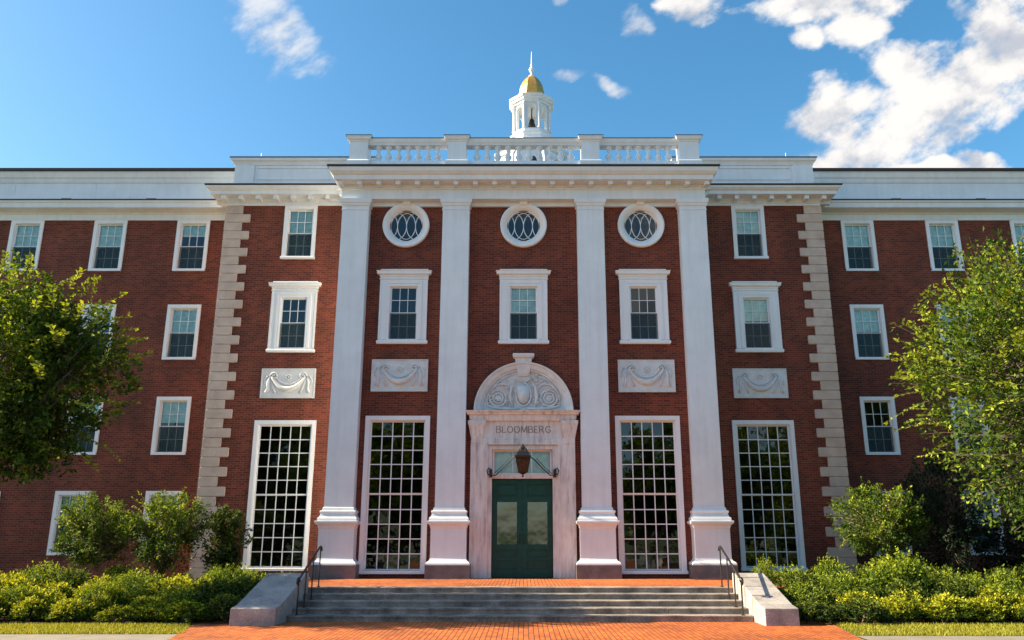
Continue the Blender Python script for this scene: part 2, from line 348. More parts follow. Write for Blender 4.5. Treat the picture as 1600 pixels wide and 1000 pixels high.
PR = random.Random(17)
def sash_window(cx, z0, z1, w, y, casing=0.13, proud=0.03, cols=3, rows=4, blind=0.5, glass='glass', fw=0.04, mun=0.019, head=None, sill=True, bl_lo=0.0):
    """outer casing cx-w/2..cx+w/2, z0..z1 ; glass set back in the opening"""
    x0, x1 = cx - w / 2, cx + w / 2; head = casing if head is None else head; a, b, c, d = x0 + casing, x1 - casing, z0 + casing * 0.75, z1 - head
    m = MB()
    yf = y - proud; yb = y + 0.16
    for q in (((x0, x0 + casing), (z0 + casing * .75, z1 - head)), ((x1 - casing, x1), (z0 + casing * .75, z1 - head)), ((x0, x1), (z1 - head, z1))):
        m.box(q[0][0], q[0][1], yf, yb, q[1][0], q[1][1])
    # stepped inner bead
    for q in ((a, a + 0.02, c, d), (b - 0.02, b, c, d), (a + .02, b - .02, d - 0.02, d)): m.box(q[0], q[1], yf + 0.035, yb, q[2], q[3])
    fr = m.build('window', 'trim', B)
    sl = MB(); e = 0.035 if sill else 0.0
    sl.mould(x0 - e + .01, x1 + e - .01, yf - e - 0.02, yb, [(z0, 0), (z0 + casing * 0.55, 0.0), (z0 + casing * 0.75 - .002, -0.012)]); sl.build('sill', 'trim', fr)
    a += .02; b -= .02; d -= .02; zm = (c + d) / 2; hr = rows // 2
    def sash(name, za, zb, ys):
        s = MB(); yo, yi = ys, ys + 0.04
        s.box(a, a + fw, yo, yi, za, zb); s.box(b - fw, b, yo, yi, za, zb); s.box(a + fw, b - fw, yo, yi, za, za + fw * .9); s.box(a + fw, b - fw, yo, yi, zb - fw * .9, zb)
        gx0, gx1, gz0, gz1 = a + fw, b - fw, za + fw * .9, zb - fw * .9
        for i in range(1, cols):
            x = gx0 + (gx1 - gx0) * i / cols; s.box(x - mun / 2, x + mun / 2, yo + 0.006, yi - .004, gz0, gz1)
        for j in range(1, hr):
            z = gz0 + (gz1 - gz0) * j / hr; s.box(gx0, gx1, yo + 0.009, yi - .007, z - mun / 2, z + mun / 2)
        so = s.build(name, 'trim', fr)
        return gx0, gx1, gz0, gz1
    g1 = sash('upper_sash', zm - 0.012, d, y + 0.07); g2 = sash('lower_sash', c, zm + 0.012, y + 0.112)
    p = MB()
    for g, yy in ((g1, y + 0.092), (g2, y + 0.134)):
        for i in range(cols):
            for j in range(hr):                                 # every light sits a little differently in its putty
                xa, xb = g[0] + (g[1] - g[0]) * i / cols, g[0] + (g[1] - g[0]) * (i + 1) / cols; za, zb = g[2] + (g[3] - g[2]) * j / hr, g[2] + (g[3] - g[2]) * (j + 1) / hr
                tx, tz = PR.uniform(-1, 1) * .0045 * (xb - xa) * 2, PR.uniform(-1, 1) * .0045 * (zb - za) * 2
                p.add([(xa, yy - tx - tz, za), (xb, yy + tx - tz, za), (xb, yy + tx + tz, zb), (xa, yy - tx + tz, zb)], [(0, 1, 2, 3)])
    link('pane', p.me('pane'), glass, fr)
    if rows == 4:
        q = MB().add([(a + .01, y + .066, c), (b - .01, y + .066, c), (b - .01, y + .066, zm), (a + .01, y + .066, zm)], [(0, 1, 2, 3)]); link('insect_screen', q.me('insect_screen'), 'screen', fr)
    if blind > 0:
        zb = d - (d - c) * blind; q = MB()
        n = max(2, int((d - zb) / 0.05))
        for k in range(n):
            za = zb + (d - zb) * k / n; ze = zb + (d - zb) * (k + 1) / n
            q.add([(a, y + 0.15, za), (b, y + 0.15, za), (b, y + 0.16, ze), (a, y + 0.16, ze)], [(0, 1, 2, 3)])
        link('blind', q.me('blind'), 'blind', fr)
    return fr

def moulded_window(cx, y, z0=7.78, blind=0.0, k=1.0):
    """window with an eared surround, frieze and cornice cap"""
    fr = sash_window(cx, z0 + 0.10, z0 + 2.01, 1.06, y - 0.06, 0.075, 0.02, blind=blind, sill=False)
    s = MB(); zt = z0 + 2.44; w = 0.775
    s.box(cx - w, cx - 0.53, y - 0.075, y + 0.02, z0 + 0.13, zt - .2); s.box(cx + 0.53, cx + w, y - 0.075, y + 0.02, z0 + 0.13, zt - .2)
    s.box(cx - 0.53, cx + 0.53, y - 0.075, y + 0.02, z0 + 2.01, zt - .2)
    s.box(cx - w + .0, cx - w + .05, y - 0.10, y - 0.07, z0 + 0.13, z0 + 2.1); s.box(cx + w - .05, cx + w, y - 0.10, y - 0.07, z0 + 0.13, z0 + 2.1)
    s.box(cx - .60, cx - .53, y - 0.095, y - 0.07, z0 + 0.13, z0 + 2.08); s.box(cx + .53, cx + .60, y - 0.095, y - 0.07, z0 + 0.13, z0 + 2.08); s.box(cx - .60, cx + .60, y - 0.0951, y - 0.07, z0 + 2.02, z0 + 2.08)
    s.mould(cx - w, cx + w, y - 0.08, y + .02, [(z0 + 2.16, 0), (z0 + 2.17, 0.025), (z0 + 2.20, 0.025), (z0 + 2.21, 0.0)])
    s.build('surround', 'trim', fr)
    c = MB().mould(cx - w, cx + w, y - 0.07, y + .02, [(zt - .2, 0), (zt - .19, 0.02), (zt - .12, 0.03), (zt - .11, 0.10), (zt - 0.03, 0.11), (zt, 0.13), (zt + 0.02, 0.0), (zt + .08, 0.0)])
    c.build('cornice_cap', 'trim', fr)
    k = MB().mould(cx - w, cx + w, y - 0.07, y + .02, [(z0, 0.03), (z0 + .06, 0.05), (z0 + .10, 0.04), (z0 + .13, 0.0)]); k.build('sill', 'trim', fr)
    return fr

def oval(cx, y=0.0):
    cz = 11.84; k = 0.775
    m = MB().ring(cx, cz, [(0.545, y + .10), (0.545, y - 0.01), (0.59, y - 0.03), (0.61, y - 0.09), (0.70, y - 0.105), (0.735, y - 0.13), (k, y - 0.12), (k, y + 0.02)], n=64)
    o = m.build('round_window', 'trim', B, True)
    ks = MB().prism([(cx - .11, cz + .70), (cx + .11, cz + .70), (cx + .155, cz + .90), (cx - .155, cz + .90)], y - 0.17, y + 0.02); ks.build('keystone', 'trim', o)
    t = MB(); t.ring(cx, cz, [(0.515, y + .10), (0.515, y + .03), (0.55, y + .03)], n=48)
    # interlaced almond bars
    for ex in (-.6, -.3, 0, .3, .6):
        run = []
        for i in range(49):
            u = 2 * math.pi * i / 48 + math.pi / 2 * (ex != 0); x = ex + .3 * math.cos(u); z = .46 * math.sin(u)
            if math.hypot(x, z) < .525: run.append((cx + x, y + 0.05, cz + z))
            elif run:
                if len(run) > 1: t.tube(run, 0.015, 4, False)
                run = []
        if len(run) > 1: t.tube(run, 0.015, 4, False)
    t.build('glazing_bars', 'trim', o)
    g = MB(); g.add([(cx + .54 * math.cos(a), y + .075, cz + .54 * math.sin(a)) for a in [2 * math.pi * i / 32 for i in range(32)]], [tuple(range(32))]); link('pane', g.me('pane'), 'glass', o)

def relief(cx, z0, z1, w, y):
    s = MB().box(cx - w / 2, cx + w / 2, y - 0.05, y + .02, z0, z1)
    fr = MB()
    o = s.build('garland_panel', 'panel', B)
    h = z1 - z0; yy = y - 0.055; m = MB(); cz = (z0 + z1) / 2
    b = MB()
    for q in ((cx - w / 2, cx + w / 2, z1 - .035, z1), (cx - w / 2, cx + w / 2, z0, z0 + .035), (cx - w / 2, cx - w / 2 + .035, z0 + .035, z1 - .035), (cx + w / 2 - .035, cx + w / 2, z0 + .035, z1 - .035)):
        b.box(q[0], q[1], y - 0.072, y - .045, q[2], q[3])
    b.build('rim', 'panel', o)
    hw = w * 0.31
    pts = [(cx + hw * t, yy - 0.015, z0 + h * (0.30 + 0.42 * abs(t) ** 2.2)) for t in [i / 12 - 1 for i in range(25)]]
    m.tube(pts, [0.025 + 0.07 * (1 - abs(i / 12 - 1) ** 1.5) + .008 * (i % 2) for i in range(25)], 8)
    pts = [(cx + hw * .8 * t, yy - 0.01, z0 + h * (0.46 + 0.26 * abs(t) ** 2.2)) for t in [i / 8 - 1 for i in range(17)]]
    m.tube(pts, [0.012 + 0.028 * (1 - abs(i / 8 - 1) ** 1.5) for i in range(17)], 8)
    def spiral(x, z, r, d):
        m.tube([(x + d * r * (1 - i / 22) * math.cos(i * .5), yy - 0.02, z + r * (1 - i / 22) * math.sin(i * .5)) for i in range(20)], 0.028, 6)
    for d in (-1, 1):
        spiral(cx + d * hw * .86, z0 + h * .74, 0.13, d)
        m.tube([(cx + d * (hw + .06), yy, z0 + h * .72), (cx + d * (hw + .12), yy - .01, z0 + h * .5), (cx + d * (hw + .10), yy - .01, z0 + h * .33), (cx + d * (hw + .16), yy, z0 + h * .18)], [0.02, 0.045, 0.035, 0.055], 7)
        m.tube([(cx + d * (hw + .02), yy, z0 + h * .6), (cx + d * (hw * .9), yy, z0 + h * .35), (cx + d * (hw * .72), yy, z0 + h * .17)], [0.02, 0.03, 0.04], 7)
        m.tube([(cx + d * (hw + .14), yy, z0 + h * .74), (cx + d * (hw + .24), yy, z0 + h * .6), (cx + d * (hw + .22), yy, z0 + h * .45)], [0.03, 0.02, 0.012], 6)
    m.tube([(cx + .085 * math.cos(i * math.pi / 8), yy - .005, z0 + h * .70 + .085 * math.sin(i * math.pi / 8)) for i in range(17)], 0.025, 6)
    m.lathe(0, 0, [], 3) if False else None
    m.ring(cx, z0 + h * .70, [(0.0, yy - .03), (0.03, yy - .025), (0.04, yy)], n=10)
    m.build('garland', 'panel', o, True)

# openings
BIGC = (3.9, 0.86, 5.47)
ctr_holes = []
for x in (-3.91, 0, 3.91): ctr_holes.append((x - .52, x + .52, 11.84 - .52, 11.84 + .52))
for x in (-3.9, 0, 3.9): ctr_holes.append((x - .48, x + .48, 7.93, 9.75))
for x in (-3.93, 3.87): ctr_holes.append((x - .93, x + .93, 0.84, 5.36))
ctr_holes.append((-.99, .89, 0.62, 4.5))
wall(-5.93, 5.97, 0.0, 13.3, 0.0, ctr_holes)
SY = 1.5
for sx in (-1, 1):
    xo, xi = sx * 10.52, sx * 5.9
    cw1 = -7.89 if sx < 0 else 7.95; cw2 = -7.89 if sx < 0 else 7.99; cb = -7.88 if sx < 0 else 7.92
    holes = [(cw1 - .46, cw1 + .46, 11.3, 13.09), (cw2 - .48, cw2 + .48, 8.0, 9.88), (cb - .92, cb + .92, 0.87, 5.43)]
    wall(min(xo, xi), max(xo, xi), 0.0, 13.5, SY, holes, sides=((xo, 2.8),))
    f = sash_window(cw1, 11.18, 13.18, 1.15, SY, 0.125, 0.05, blind=0.5)
    moulded_window(cw2, SY, 7.84, blind=0.0 if sx < 0 else .45, k=1.03)
    sash_window(cb, 0.77, 5.54, 2.04, SY, 0.13, 0.05, cols=5, rows=10, blind=0, glass='dglass', fw=0.045, mun=0.028)
    relief(-7.89 if sx < 0 else 7.93, 6.28, 7.28, 1.81, SY)
    # quoins: long and short blocks in turn
    z = 13.18; i = 0
    while z > 0.2:
        h = 0.316; ln = 0.57 if i % 2 == 0 else 0.845
        a, b = (xo, xo + ln) if sx < 0 else (xo - ln, xo)
        m = MB(); e = 0.028; ex = 0.05
        x0, x1 = (a - ex, b) if sx < 0 else (a, b + ex)
        m.mould(x0 + e, x1 - e, SY - 0.05 + e, SY + 0.55 + (0.27 if i % 2 else 0), [(z - h, 0), (z - h + 0.006, 0), (z - h + 0.02, e), (z - 0.02, e), (z - 0.006, 0), (z, 0)])
        m.build('quoin', 'quoin', B)
        z -= h; i += 1
for x, bl in ((-3.91, 0), (0, 0), (3.91, 0)): oval(x)
moulded_window(-3.9, 0, 7.78, blind=0.0); moulded_window(0, 0, 7.78, blind=0.5); moulded_window(3.9, 0, 7.78, blind=0.0)
for x in (-3.93, 3.87): sash_window(x, 0.74, 5.47, 2.02, 0.0, 0.13, 0.06, cols=5, rows=10, blind=0, glass='dglass', fw=0.045, mun=0.030)
relief(-3.93, 6.24, 7.27, 1.79, 0); relief(3.9, 6.22, 7.26, 1.8, 0)

# wings
WY = 2.7
bl = {('L', 0): (.26, .5, .5), ('L', 1): (.5, .28, .5), ('L', 2): (.42, .3, .62), ('L', 3): (.5, .46, .3), ('R', 0): (.5, .47, .36), ('R', 1): (.46, .5, .7), ('R', 2): (0, .3, .3), ('R', 3): (.4, .6, .5)}
for sx, key in ((-1, 'L'), (1, 'R')):
    holes = []; spec = []
    for ri, (z0, z1) in enumerate(((11.14, 13.12), (7.85, 9.87), (4.52, 6.53), (1.22, 3.31))):
        for ci, xc in enumerate((12.17, 15.23, 18.3, 21.37, 24.44)):
            if sx > 0: xc += 0.14 + ci * 0.06
            xc *= sx
            if ci > 2 and False: continue
            holes.append((xc - .47, xc + .47, z0 + .1, z1 - .1)); b = bl[(key, ri)][min(ci, 2)]
            spec.append((xc, z0, z1, b))
    a, b = (-28.3, -10.3) if sx < 0 else (10.3, 28.3)
    wall(a, b, 0.0, 13.5, WY, holes, sides=((sx * 28.3, 14),))
    for xc, z0, z1, bb in spec: sash_window(xc, z0, z1, 1.20, WY, 0.125, 0.05, blind=bb, sill=False)
    e0, e1 = (a, b) if sx < 0 else (a, b)
    en = MB(); en.mould(e0, e1, WY - 0.05, WY + .05, [(13.11, 0), (13.33, 0.0), (13.35, .03), (13.39, .03), (13.41, 0.06)])
    en.mould(e0, e1, WY - 0.10, WY + .6, [(13.41, 0), (13.43, 0.30), (13.45, 0.36), (13.61, 0.38), (13.64, 0.42), (13.69, 0.44)])
    c = en.build('cornice', 'paint', B)
    MB().mould(e0, e1, WY - 0.10, WY + .6, [(13.69, 0.44), (13.71, 0.46), (13.74, 0.46), (13.75, .40)]).build('gutter', 'metal', c)
    pr = MB(); py = 3.4
    pr.mould(e0, e1, py, py + .3, [(13.53, 0.04), (14.38, 0.04), (14.40, 0.0), (14.93, 0.0)])
    for k in range(6):
        x = sx * (13.3 + 3.1 * k); pr.box(x - .012, x + .012, py - .012, py + .01, 14.40, 14.92)
    pr.mould(e0, e1, py, py + .3, [(14.93, 0.03), (14.99, 0.05), (15.07, .07), (15.13, 0.12), (15.30, 0.16), (15.33, .2)])
    p = pr.build('parapet', 'paint', B)
    MB().mould(e0, e1, py, py + .3, [(15.33, .2), (15.35, .24), (15.45, .26), (15.47, .2)]).build('coping', 'metal', p)
    for ci in range(5):
        xc = sx * (13.7 + 3.12 * ci); MB().box(xc - .18, xc + .18, 2.32, 2.55, 13.74, 13.84).build('roof_vent', 'metal', B)
    MB().box(min(a, b), max(a, b), WY + 0.8, 14, 14.6, 14.75).build('roof', 'roof', B)
    x = sx * 18.8
    MB().add([(a, 4.0, 0), (b, 4.0, 0), (b, 4.0, 13.3), (a, 4.0, 13.3)], [(0, 1, 2, 3)]).build('dark_room_backing', 'interior', B)  # near-black sheet standing in for the shade inside the wing rooms
MB().add([(-10.4, 2.6, 0), (10.4, 2.6, 0), (10.4, 2.6, 13.3), (-10.4, 2.6, 13.3)], [(0, 1, 2, 3)]).build('dark_room_backing', 'interior', B)  # same dark sheet behind the central openings, room shade put into its colour

# side bay cornices with modillions
for sx in (-1, 1):
    xa, xb = (-10.52, -5.9) if sx < 0 else (5.9, 10.52)
    m = MB()
    m.mould(xa, xb, SY, SY + 1.3, [(13.19, 0.03), (13.27, 0.03), (13.28, .06), (13.37, .06), (13.38, .08), (13.44, .10)])
    m.mould(xa, xb, SY, SY + 1.3, [(13.44, .44), (13.45, .47), (13.57, .48), (13.58, .52), (13.65, .60), (13.71, .62)])
    c = m.build('cornice', 'paint', B)
    MB().mould(xa, xb, SY, SY + 1.3, [(13.71, .62), (13.73, .65), (13.77, .65), (13.78, .5)]).build('gutter', 'metal', c)
    n = 8
    for k in range(n):
        x = sx * (10.59 - k * 0.615); z = 13.44
        if abs(x) < 6.1: continue
        MB().prism([(x - .075, z - .13), (x + .075, z - .13), (x + .075, z), (x - .075, z)], SY - 0.38, SY - .07).build('modillion', 'paint', c)
    for k in range(1):
        MB().box(*( (-10.97, -10.59) if sx < 0 else (10.59, 10.97)), SY + .12, SY + .27, 13.31, 13.44).build('modillion', 'paint', c)
    # parapet above the side bay
    py = SY + .2; pa, pb = (-10.48, -5.5) if sx < 0 else (5.5, 10.48)
    p = MB(); p.mould(pa, pb, py, py + 1.2, [(13.75, 0.03), (14.07, 0.03), (14.09, 0.0), (14.85, 0.0)])
    e = pa if sx < 0 else pb
    s0, s1 = (pa, pa + .72) if sx < 0 else (pb - .72, pb)
    p.box(s0 + .02, s1, py - .05, py + .01, 14.14, 14.84)
    p.box(*((s1 + .12, pb) if sx < 0 else (pa, s0 - .12)), py - .03, py + .01, 14.28, 14.38)
    p.box(*((s1 + .12, pb) if sx < 0 else (pa, s0 - .12)), py - .03, py + .01, 14.73, 14.82)
    p.mould(pa, pb, py, py + 1.2, [(14.85, 0.03), (14.91, .05), (14.97, .08), (15.01, .13), (15.09, .15)])
    q = p.build('parapet', 'paint', B)
    MB().mould(pa, pb, py, py + 1.2, [(15.09, .15), (15.11, .17), (15.14, .17), (15.15, .1)]).build('coping', 'lead', q)
    MB().tube([(sx * 9.6, py + .1, 15.12), (sx * 9.6, py + .1, 15.4)], .012, 5).build('lightning_rod', 'paint', q)

# central entablature
PF = -0.35
m = MB()
m.mould(-6.05, 6.05, PF + .0, SY, [(12.66, 0), (12.98, 0), (12.99, .03), (13.04, .05)])
m.mould(-5.93, 5.93, PF - .14, SY, [(13.16, .28), (13.17, .30), (13.32, .32), (13.33, .36), (13.42, .44), (13.54, .47)])
m.mould(-6.05, 6.05, PF, SY, [(13.04, .06), (13.16, .07)])
c = m.build('entablature', 'paint', B)
MB().mould(-5.93, 5.93, PF - .14, SY, [(13.54, .47), (13.56, .51), (13.61, .51), (13.62, .3)]).build('gutter', 'metal', c)
for k in range(20):
    x = -6.05 + 12.1 * k / 19
    MB().mould(x - .07, x + .07, PF - .33, PF - .05, [(13.04, -.0), (13.06, .01), (13.145, .01), (13.16, .02)]).build('modillion', 'paint', c)
for sx in (-1, 1):
    for k in range(4):
        y = PF + .1 + .5 * k
        MB().box(*((-6.28, -6.11) if sx < 0 else (6.11, 6.28)), y, y + .14, 13.05, 13.155).build('modillion', 'paint', c)
MB().box(-6.0, 6.0, -.09, .01, 12.50, 12.655).build('frieze_band', 'paint', B)
MB().box(-10.2, 10.2, SY + 1.0, 14, 13.85, 14.0).build('roof', 'roof', B)

# pilasters
def pilaster(cx):
    s = MB(); w = .44
    s.box(cx - w, cx + w, PF, 1.52 if abs(cx) > 5 else .02, 2.62, 12.40)
    o = s.build('pilaster', 'paint', B)
    yb = 1.51 if abs(cx) > 5 else .02
    MB().mould(cx - w, cx + w, PF, yb, [(12.26, .0), (12.27, .02), (12.30, .02), (12.31, 0.0), (12.40, 0.005), (12.41, .03), (12.46, .05), (12.50, .05), (12.51, .075), (12.58, .085), (12.655, .09)]).build('capital', 'paint', o)
    f = PF
    MB().mould(cx - w, cx + w, f, yb, [(2.27, .14), (2.33, .15), (2.37, .135), (2.39, .10), (2.44, .085), (2.48, .07), (2.50, .09), (2.54, .10), (2.575, .085), (2.58, .04), (2.64, .035), (2.68, 0.0)]).build('pilaster_base', 'paint', o)
    MB().mould(cx - .53, cx + .53, f - .12, yb, [(1.02, .12), (1.06, .115), (1.09, .09), (1.13, .03), (1.20, .0), (2.04, .0), (2.07, .015), (2.12, .02), (2.17, .06), (2.19, .10), (2.26, .115), (2.27, .10)]).build('pedestal', 'paint', o)
    MB().mould(cx - .53, cx + .53, f - .12, yb, [(0.60, .13), (1.00, .13), (1.02, .12)]).build('plinth', 'granite', o)
for x in (-5.56, -2.23, 2.21, 5.60): pilaster(x)

# balustrade
bal = MB(); BY = -0.22
bal.mould(-5.9, 5.95, BY, BY + .42, [(13.58, .05), (13.98, .05), (14.0, .02), (14.10, .02)])
bo = bal.build('balustrade', 'paint', B)
piers = ((-5.9, -5.28), (-2.58, -1.94), (1.97, 2.58), (5.28, 5.95))
for a, b in piers:
    MB().mould(a, b, BY - .04, BY + .5, [(13.58, .07), (14.08, .07), (14.12, .02), (14.14, 0), (14.78, 0), (14.80, .02), (14.84, .03), (14.87, .08), (14.93, .10), (14.975, .12)]).build('pier', 'paint', bo)
    MB().mould(a, b, BY - .04, BY + .5, [(14.978, .12), (14.98, .135), (15.0, .135), (15.005, .1)]).build('pier_cap', 'lead', bo)
for i in range(3):
    a, b = piers[i][1], piers[i + 1][0]
    MB().mould(a, b, BY + .03, BY + .38, [(14.70, -.02), (14.72, .0), (14.76, .0), (14.79, .03), (14.84, .05), (14.92, .07)]).build('rail', 'paint', bo)
    MB().mould(a, b, BY + .03, BY + .38, [(14.923, .07), (14.925, .085), (14.95, .085), (14.955, .05)]).build('rail_cap', 'lead', bo)
    n = 7 if i != 1 else 10
    for k in range(-0, n + 2):
        x = a + (b - a) * k / (n + 1)
        if k in (0, n + 1):
            continue
        MB().lathe(x, BY + .2, [(14.10, .13), (14.14, .13), (14.16, .08), (14.20, .06), (14.25, .095), (14.31, .125), (14.36, .115), (14.42, .075), (14.48, .055), (14.54, .052), (14.58, .08), (14.60, .07), (14.64, .115), (14.72, .14)], 10).build('baluster', 'paint', bo, True)

# ------------------------------------------------------------------ entrance
s = MB(); DY = -0.16
s.box(-1.63, -1.16, DY, .03, .62, 4.70); s.box(-1.16, -.97, DY + .05, .2, .62, 4.56); s.box(-1.16, -1.10, DY - .03, DY + .1, .62, 4.60)
s.box(1.12, 1.59, DY, .03, .62, 4.70); s.box(.89, 1.12, DY + .05, .2, .62, 4.56); s.box(1.06, 1.12, DY - .03, DY + .1, .62, 4.60)
s.box(-1.16, 1.12, DY + .002, .2, 4.56, 4.70); s.box(-.97, .89, DY + .052, .2, 4.42, 4.56); s.box(-1.10, 1.06, DY - .028, DY + .05, 4.56, 4.62)
s.box(-1.62, 1.58, DY + .03, .05, 4.70, 5.30); s.mould(-1.28, 1.24, DY + .02, DY + .1, [(4.70, .02), (4.74, .03), (4.77, .01)])
s.box(-.97, .89, .0, .2, 3.54, 3.67)
for x in (-1.45, 1.42):
    s.mould(x - .15, x + .15, DY, .0, [(4.55, -.02), (4.60, .02), (4.75, .02), (5.15, .10), (5.20, .12), (5.30, .12)])
sr = s.build('door_surround', 'marble', B)
MB().mould(-1.6, 1.56, DY, .02, [(5.295, .06), (5.36, .08), (5.47, .09), (5.48, .15), (5.53, .16), (5.56, .20), (5.60, .22), (5.62, .1)]).build('door_cornice', 'marble', sr)
cxa, cza, ra = -0.0, 5.60, 1.555
t = MB(); t.prism([(cxa + (ra - .2) * math.cos(math.pi * i / 40), cza + (ra - .2) * math.sin(math.pi * i / 40)) for i in range(41)], -.05, .02)
ty = t.build('tympanum', 'panel', sr)
MB().ring(cxa, cza, [(ra - .27, -.05), (ra - .26, -.09), (ra - .20, -.10), (ra - .19, -.16), (ra - .08, -.19), (ra - .05, -.24), (ra, -.25), (ra, .02)], 0, 180, 48).build('archivolt', 'panel', sr, False)
MB().mould(-.145, .145, -.12, .0, [(6.72, .0), (6.80, .04), (7.20, .11), (7.28, .12), (7.30, .17), (7.38, .20), (7.42, .18)]).build('keystone', 'panel', sr)
for i in range(5):
    x = -.12 + .06 * i
rl = MB(); ry = -.06
def crest(cx, cz, w, h):
    rl.prism([(cx - w, cz + h), (cx + w, cz + h), (cx + w, cz - h * .2), (cx + w * .6, cz - h * .75), (cx, cz - h), (cx - w * .6, cz - h * .75), (cx - w, cz - h * .2)], ry - .07, ry + .02)
crest(0, 6.12, .19, .30)
rl.tube([(.235 * math.cos(a), ry - .04, 6.13 + .36 * math.sin(a)) for a in [R(20 + 320 * i / 24 + 110) for i in range(25)]], .03, 6)
rg = random.Random(4)
for sx in (-1, 1):
    cx, cz = sx * .80, 6.02
    rl.ring(cx, cz, [(.13, ry), (.14, ry - .05), (.16, ry - .065), (.18, ry - .04), (.19, ry)], n=24)
    rl.ring(cx, cz, [(0, ry - .05), (.08, ry - .04), (.12, ry)], n=12)
    rl.tube([(cx + .26 * math.cos(a), ry - .03, cz + .26 * math.sin(a)) for a in [math.pi * 2 * i / 20 for i in range(21)]], [.02 + .02 * (i % 2) for i in range(21)], 6)
    rl.tube([(sx * .34, ry - .02, 5.72), (sx * .42, ry - .04, 6.05), (sx * .38, ry - .04, 6.35), (sx * .25, ry - .02, 6.55)], [.03, .06, .045, .02], 6)
    rl.tube([(sx * .45, ry - .02, 6.35), (sx * .62, ry - .03, 6.48), (sx * .85, ry - .02, 6.44), (sx * 1.02, ry - .02, 6.24)], [.02, .04, .03, .02], 6)
    rl.tube([(sx * .12, ry - .02, 5.70), (sx * .45, ry - .03, 5.68), (sx * .8, ry - .03, 5.70), (sx * 1.12, ry - .02, 5.78), (sx * 1.16, ry - .02, 5.98)], [.03, .045, .04, .035, .02], 6)
    rl.tube([(sx * 1.14, ry - .01, 5.8), (sx * 1.12, ry - .03, 6.1), (sx * .95, ry - .03, 6.38), (sx * .7, ry - .02, 6.62), (sx * .35, ry - .01, 6.78)], .025, 6)
    rl.tube([(sx * .05, ry - .02, 6.52), (sx * .16, ry - .04, 6.62), (sx * .28, ry - .02, 6.66)], [.03, .04, .015], 6)
for i in range(150):
    a = rg.uniform(0.12, math.pi - .12); r = rg.uniform(.35, 1.22); px, pz = r * math.cos(a), 5.66 + r * math.sin(a) * .96
    if abs(px) < .27 and 5.78 < pz < 6.5: continue
    if pz > 6.72 and abs(px) < .2: continue
    c0 = rg.uniform(0, 6.28); q_ = rg.choice((-1, 1)) * rg.uniform(.5, .9); k_ = rg.uniform(.04, .075)
    rl.tube([(px + k_ * (1 - j / 9) * math.cos(c0 + q_ * j), ry - .02 - .006 * j, pz + k_ * (1 - j / 9) * math.sin(c0 + q_ * j)) for j in range(6)], [.008, .018, .022, .02, .018, .012], 5)
rl.build('carving', 'panel', ty, True)

# incised name over the door
LET = {'B': [[(0, 0), (0, 1)], [(0, 1), (.4, 1), (.55, .87), (.55, .68), (.4, .54), (0, .54)], [(.4, .54), (.62, .42), (.62, .14), (.42, 0), (0, 0)]],
       'L': [[(0, 1), (0, 0), (.52, 0), (.54, .16)]],
       'O': [[(.4 + .4 * math.cos(R(a)), .5 + .5 * math.sin(R(a))) for a in range(0, 361, 30)]],
       'M': [[(0, 0), (.04, 1), (.42, .1), (.8, 1), (.84, 0)]],
       'E': [[(.5, 1), (0, 1), (0, 0), (.52, 0)], [(0, .52), (.4, .52)]],
       'R': [[(0, 0), (0, 1)], [(0, 1), (.4, 1), (.56, .87), (.56, .66), (.4, .52), (0, .52)], [(.34, .52), (.66, 0)]],
       'G': [[(.74, .82), (.58, .96), (.38, 1), (.12, .88), (0, .5), (.12, .12), (.38, 0), (.58, .03), (.74, .14), (.74, .44), (.5, .44)]]}
WID = dict(B=.62, L=.54, O=.8, M=.84, E=.52, R=.66, G=.78)
txt = 'BLOOMBERG'; hgt = .20; gap = .055; tot = sum(WID[c] * hgt for c in txt) + gap * (len(txt) - 1); x = -.0 - tot / 2; lt = MB(); ly = DY + .028
for c in txt:
    for st in LET[c]:
        for (a, b), (d, e) in zip(st[:-1], st[1:]):
            p = Vector((x + a * hgt, 0, 4.93 + b * hgt)); q = Vector((x + d * hgt, 0, 4.93 + e * hgt)); v = (q - p).normalized()
            th = .016 + .012 * abs(v.z); n = Vector((-v.z, 0, v.x)) * th * .5; p -= v * .006; q += v * .006
            lt.prism([((p - n).x, (p - n).z), ((q - n).x, (q - n).z), ((q + n).x, (q + n).z), ((p + n).x, (p + n).z)], ly - .006 - .0003 * rg.random(), ly + .004)
    x += WID[c] * hgt + gap
lt.build('inscription', 'letter', sr)

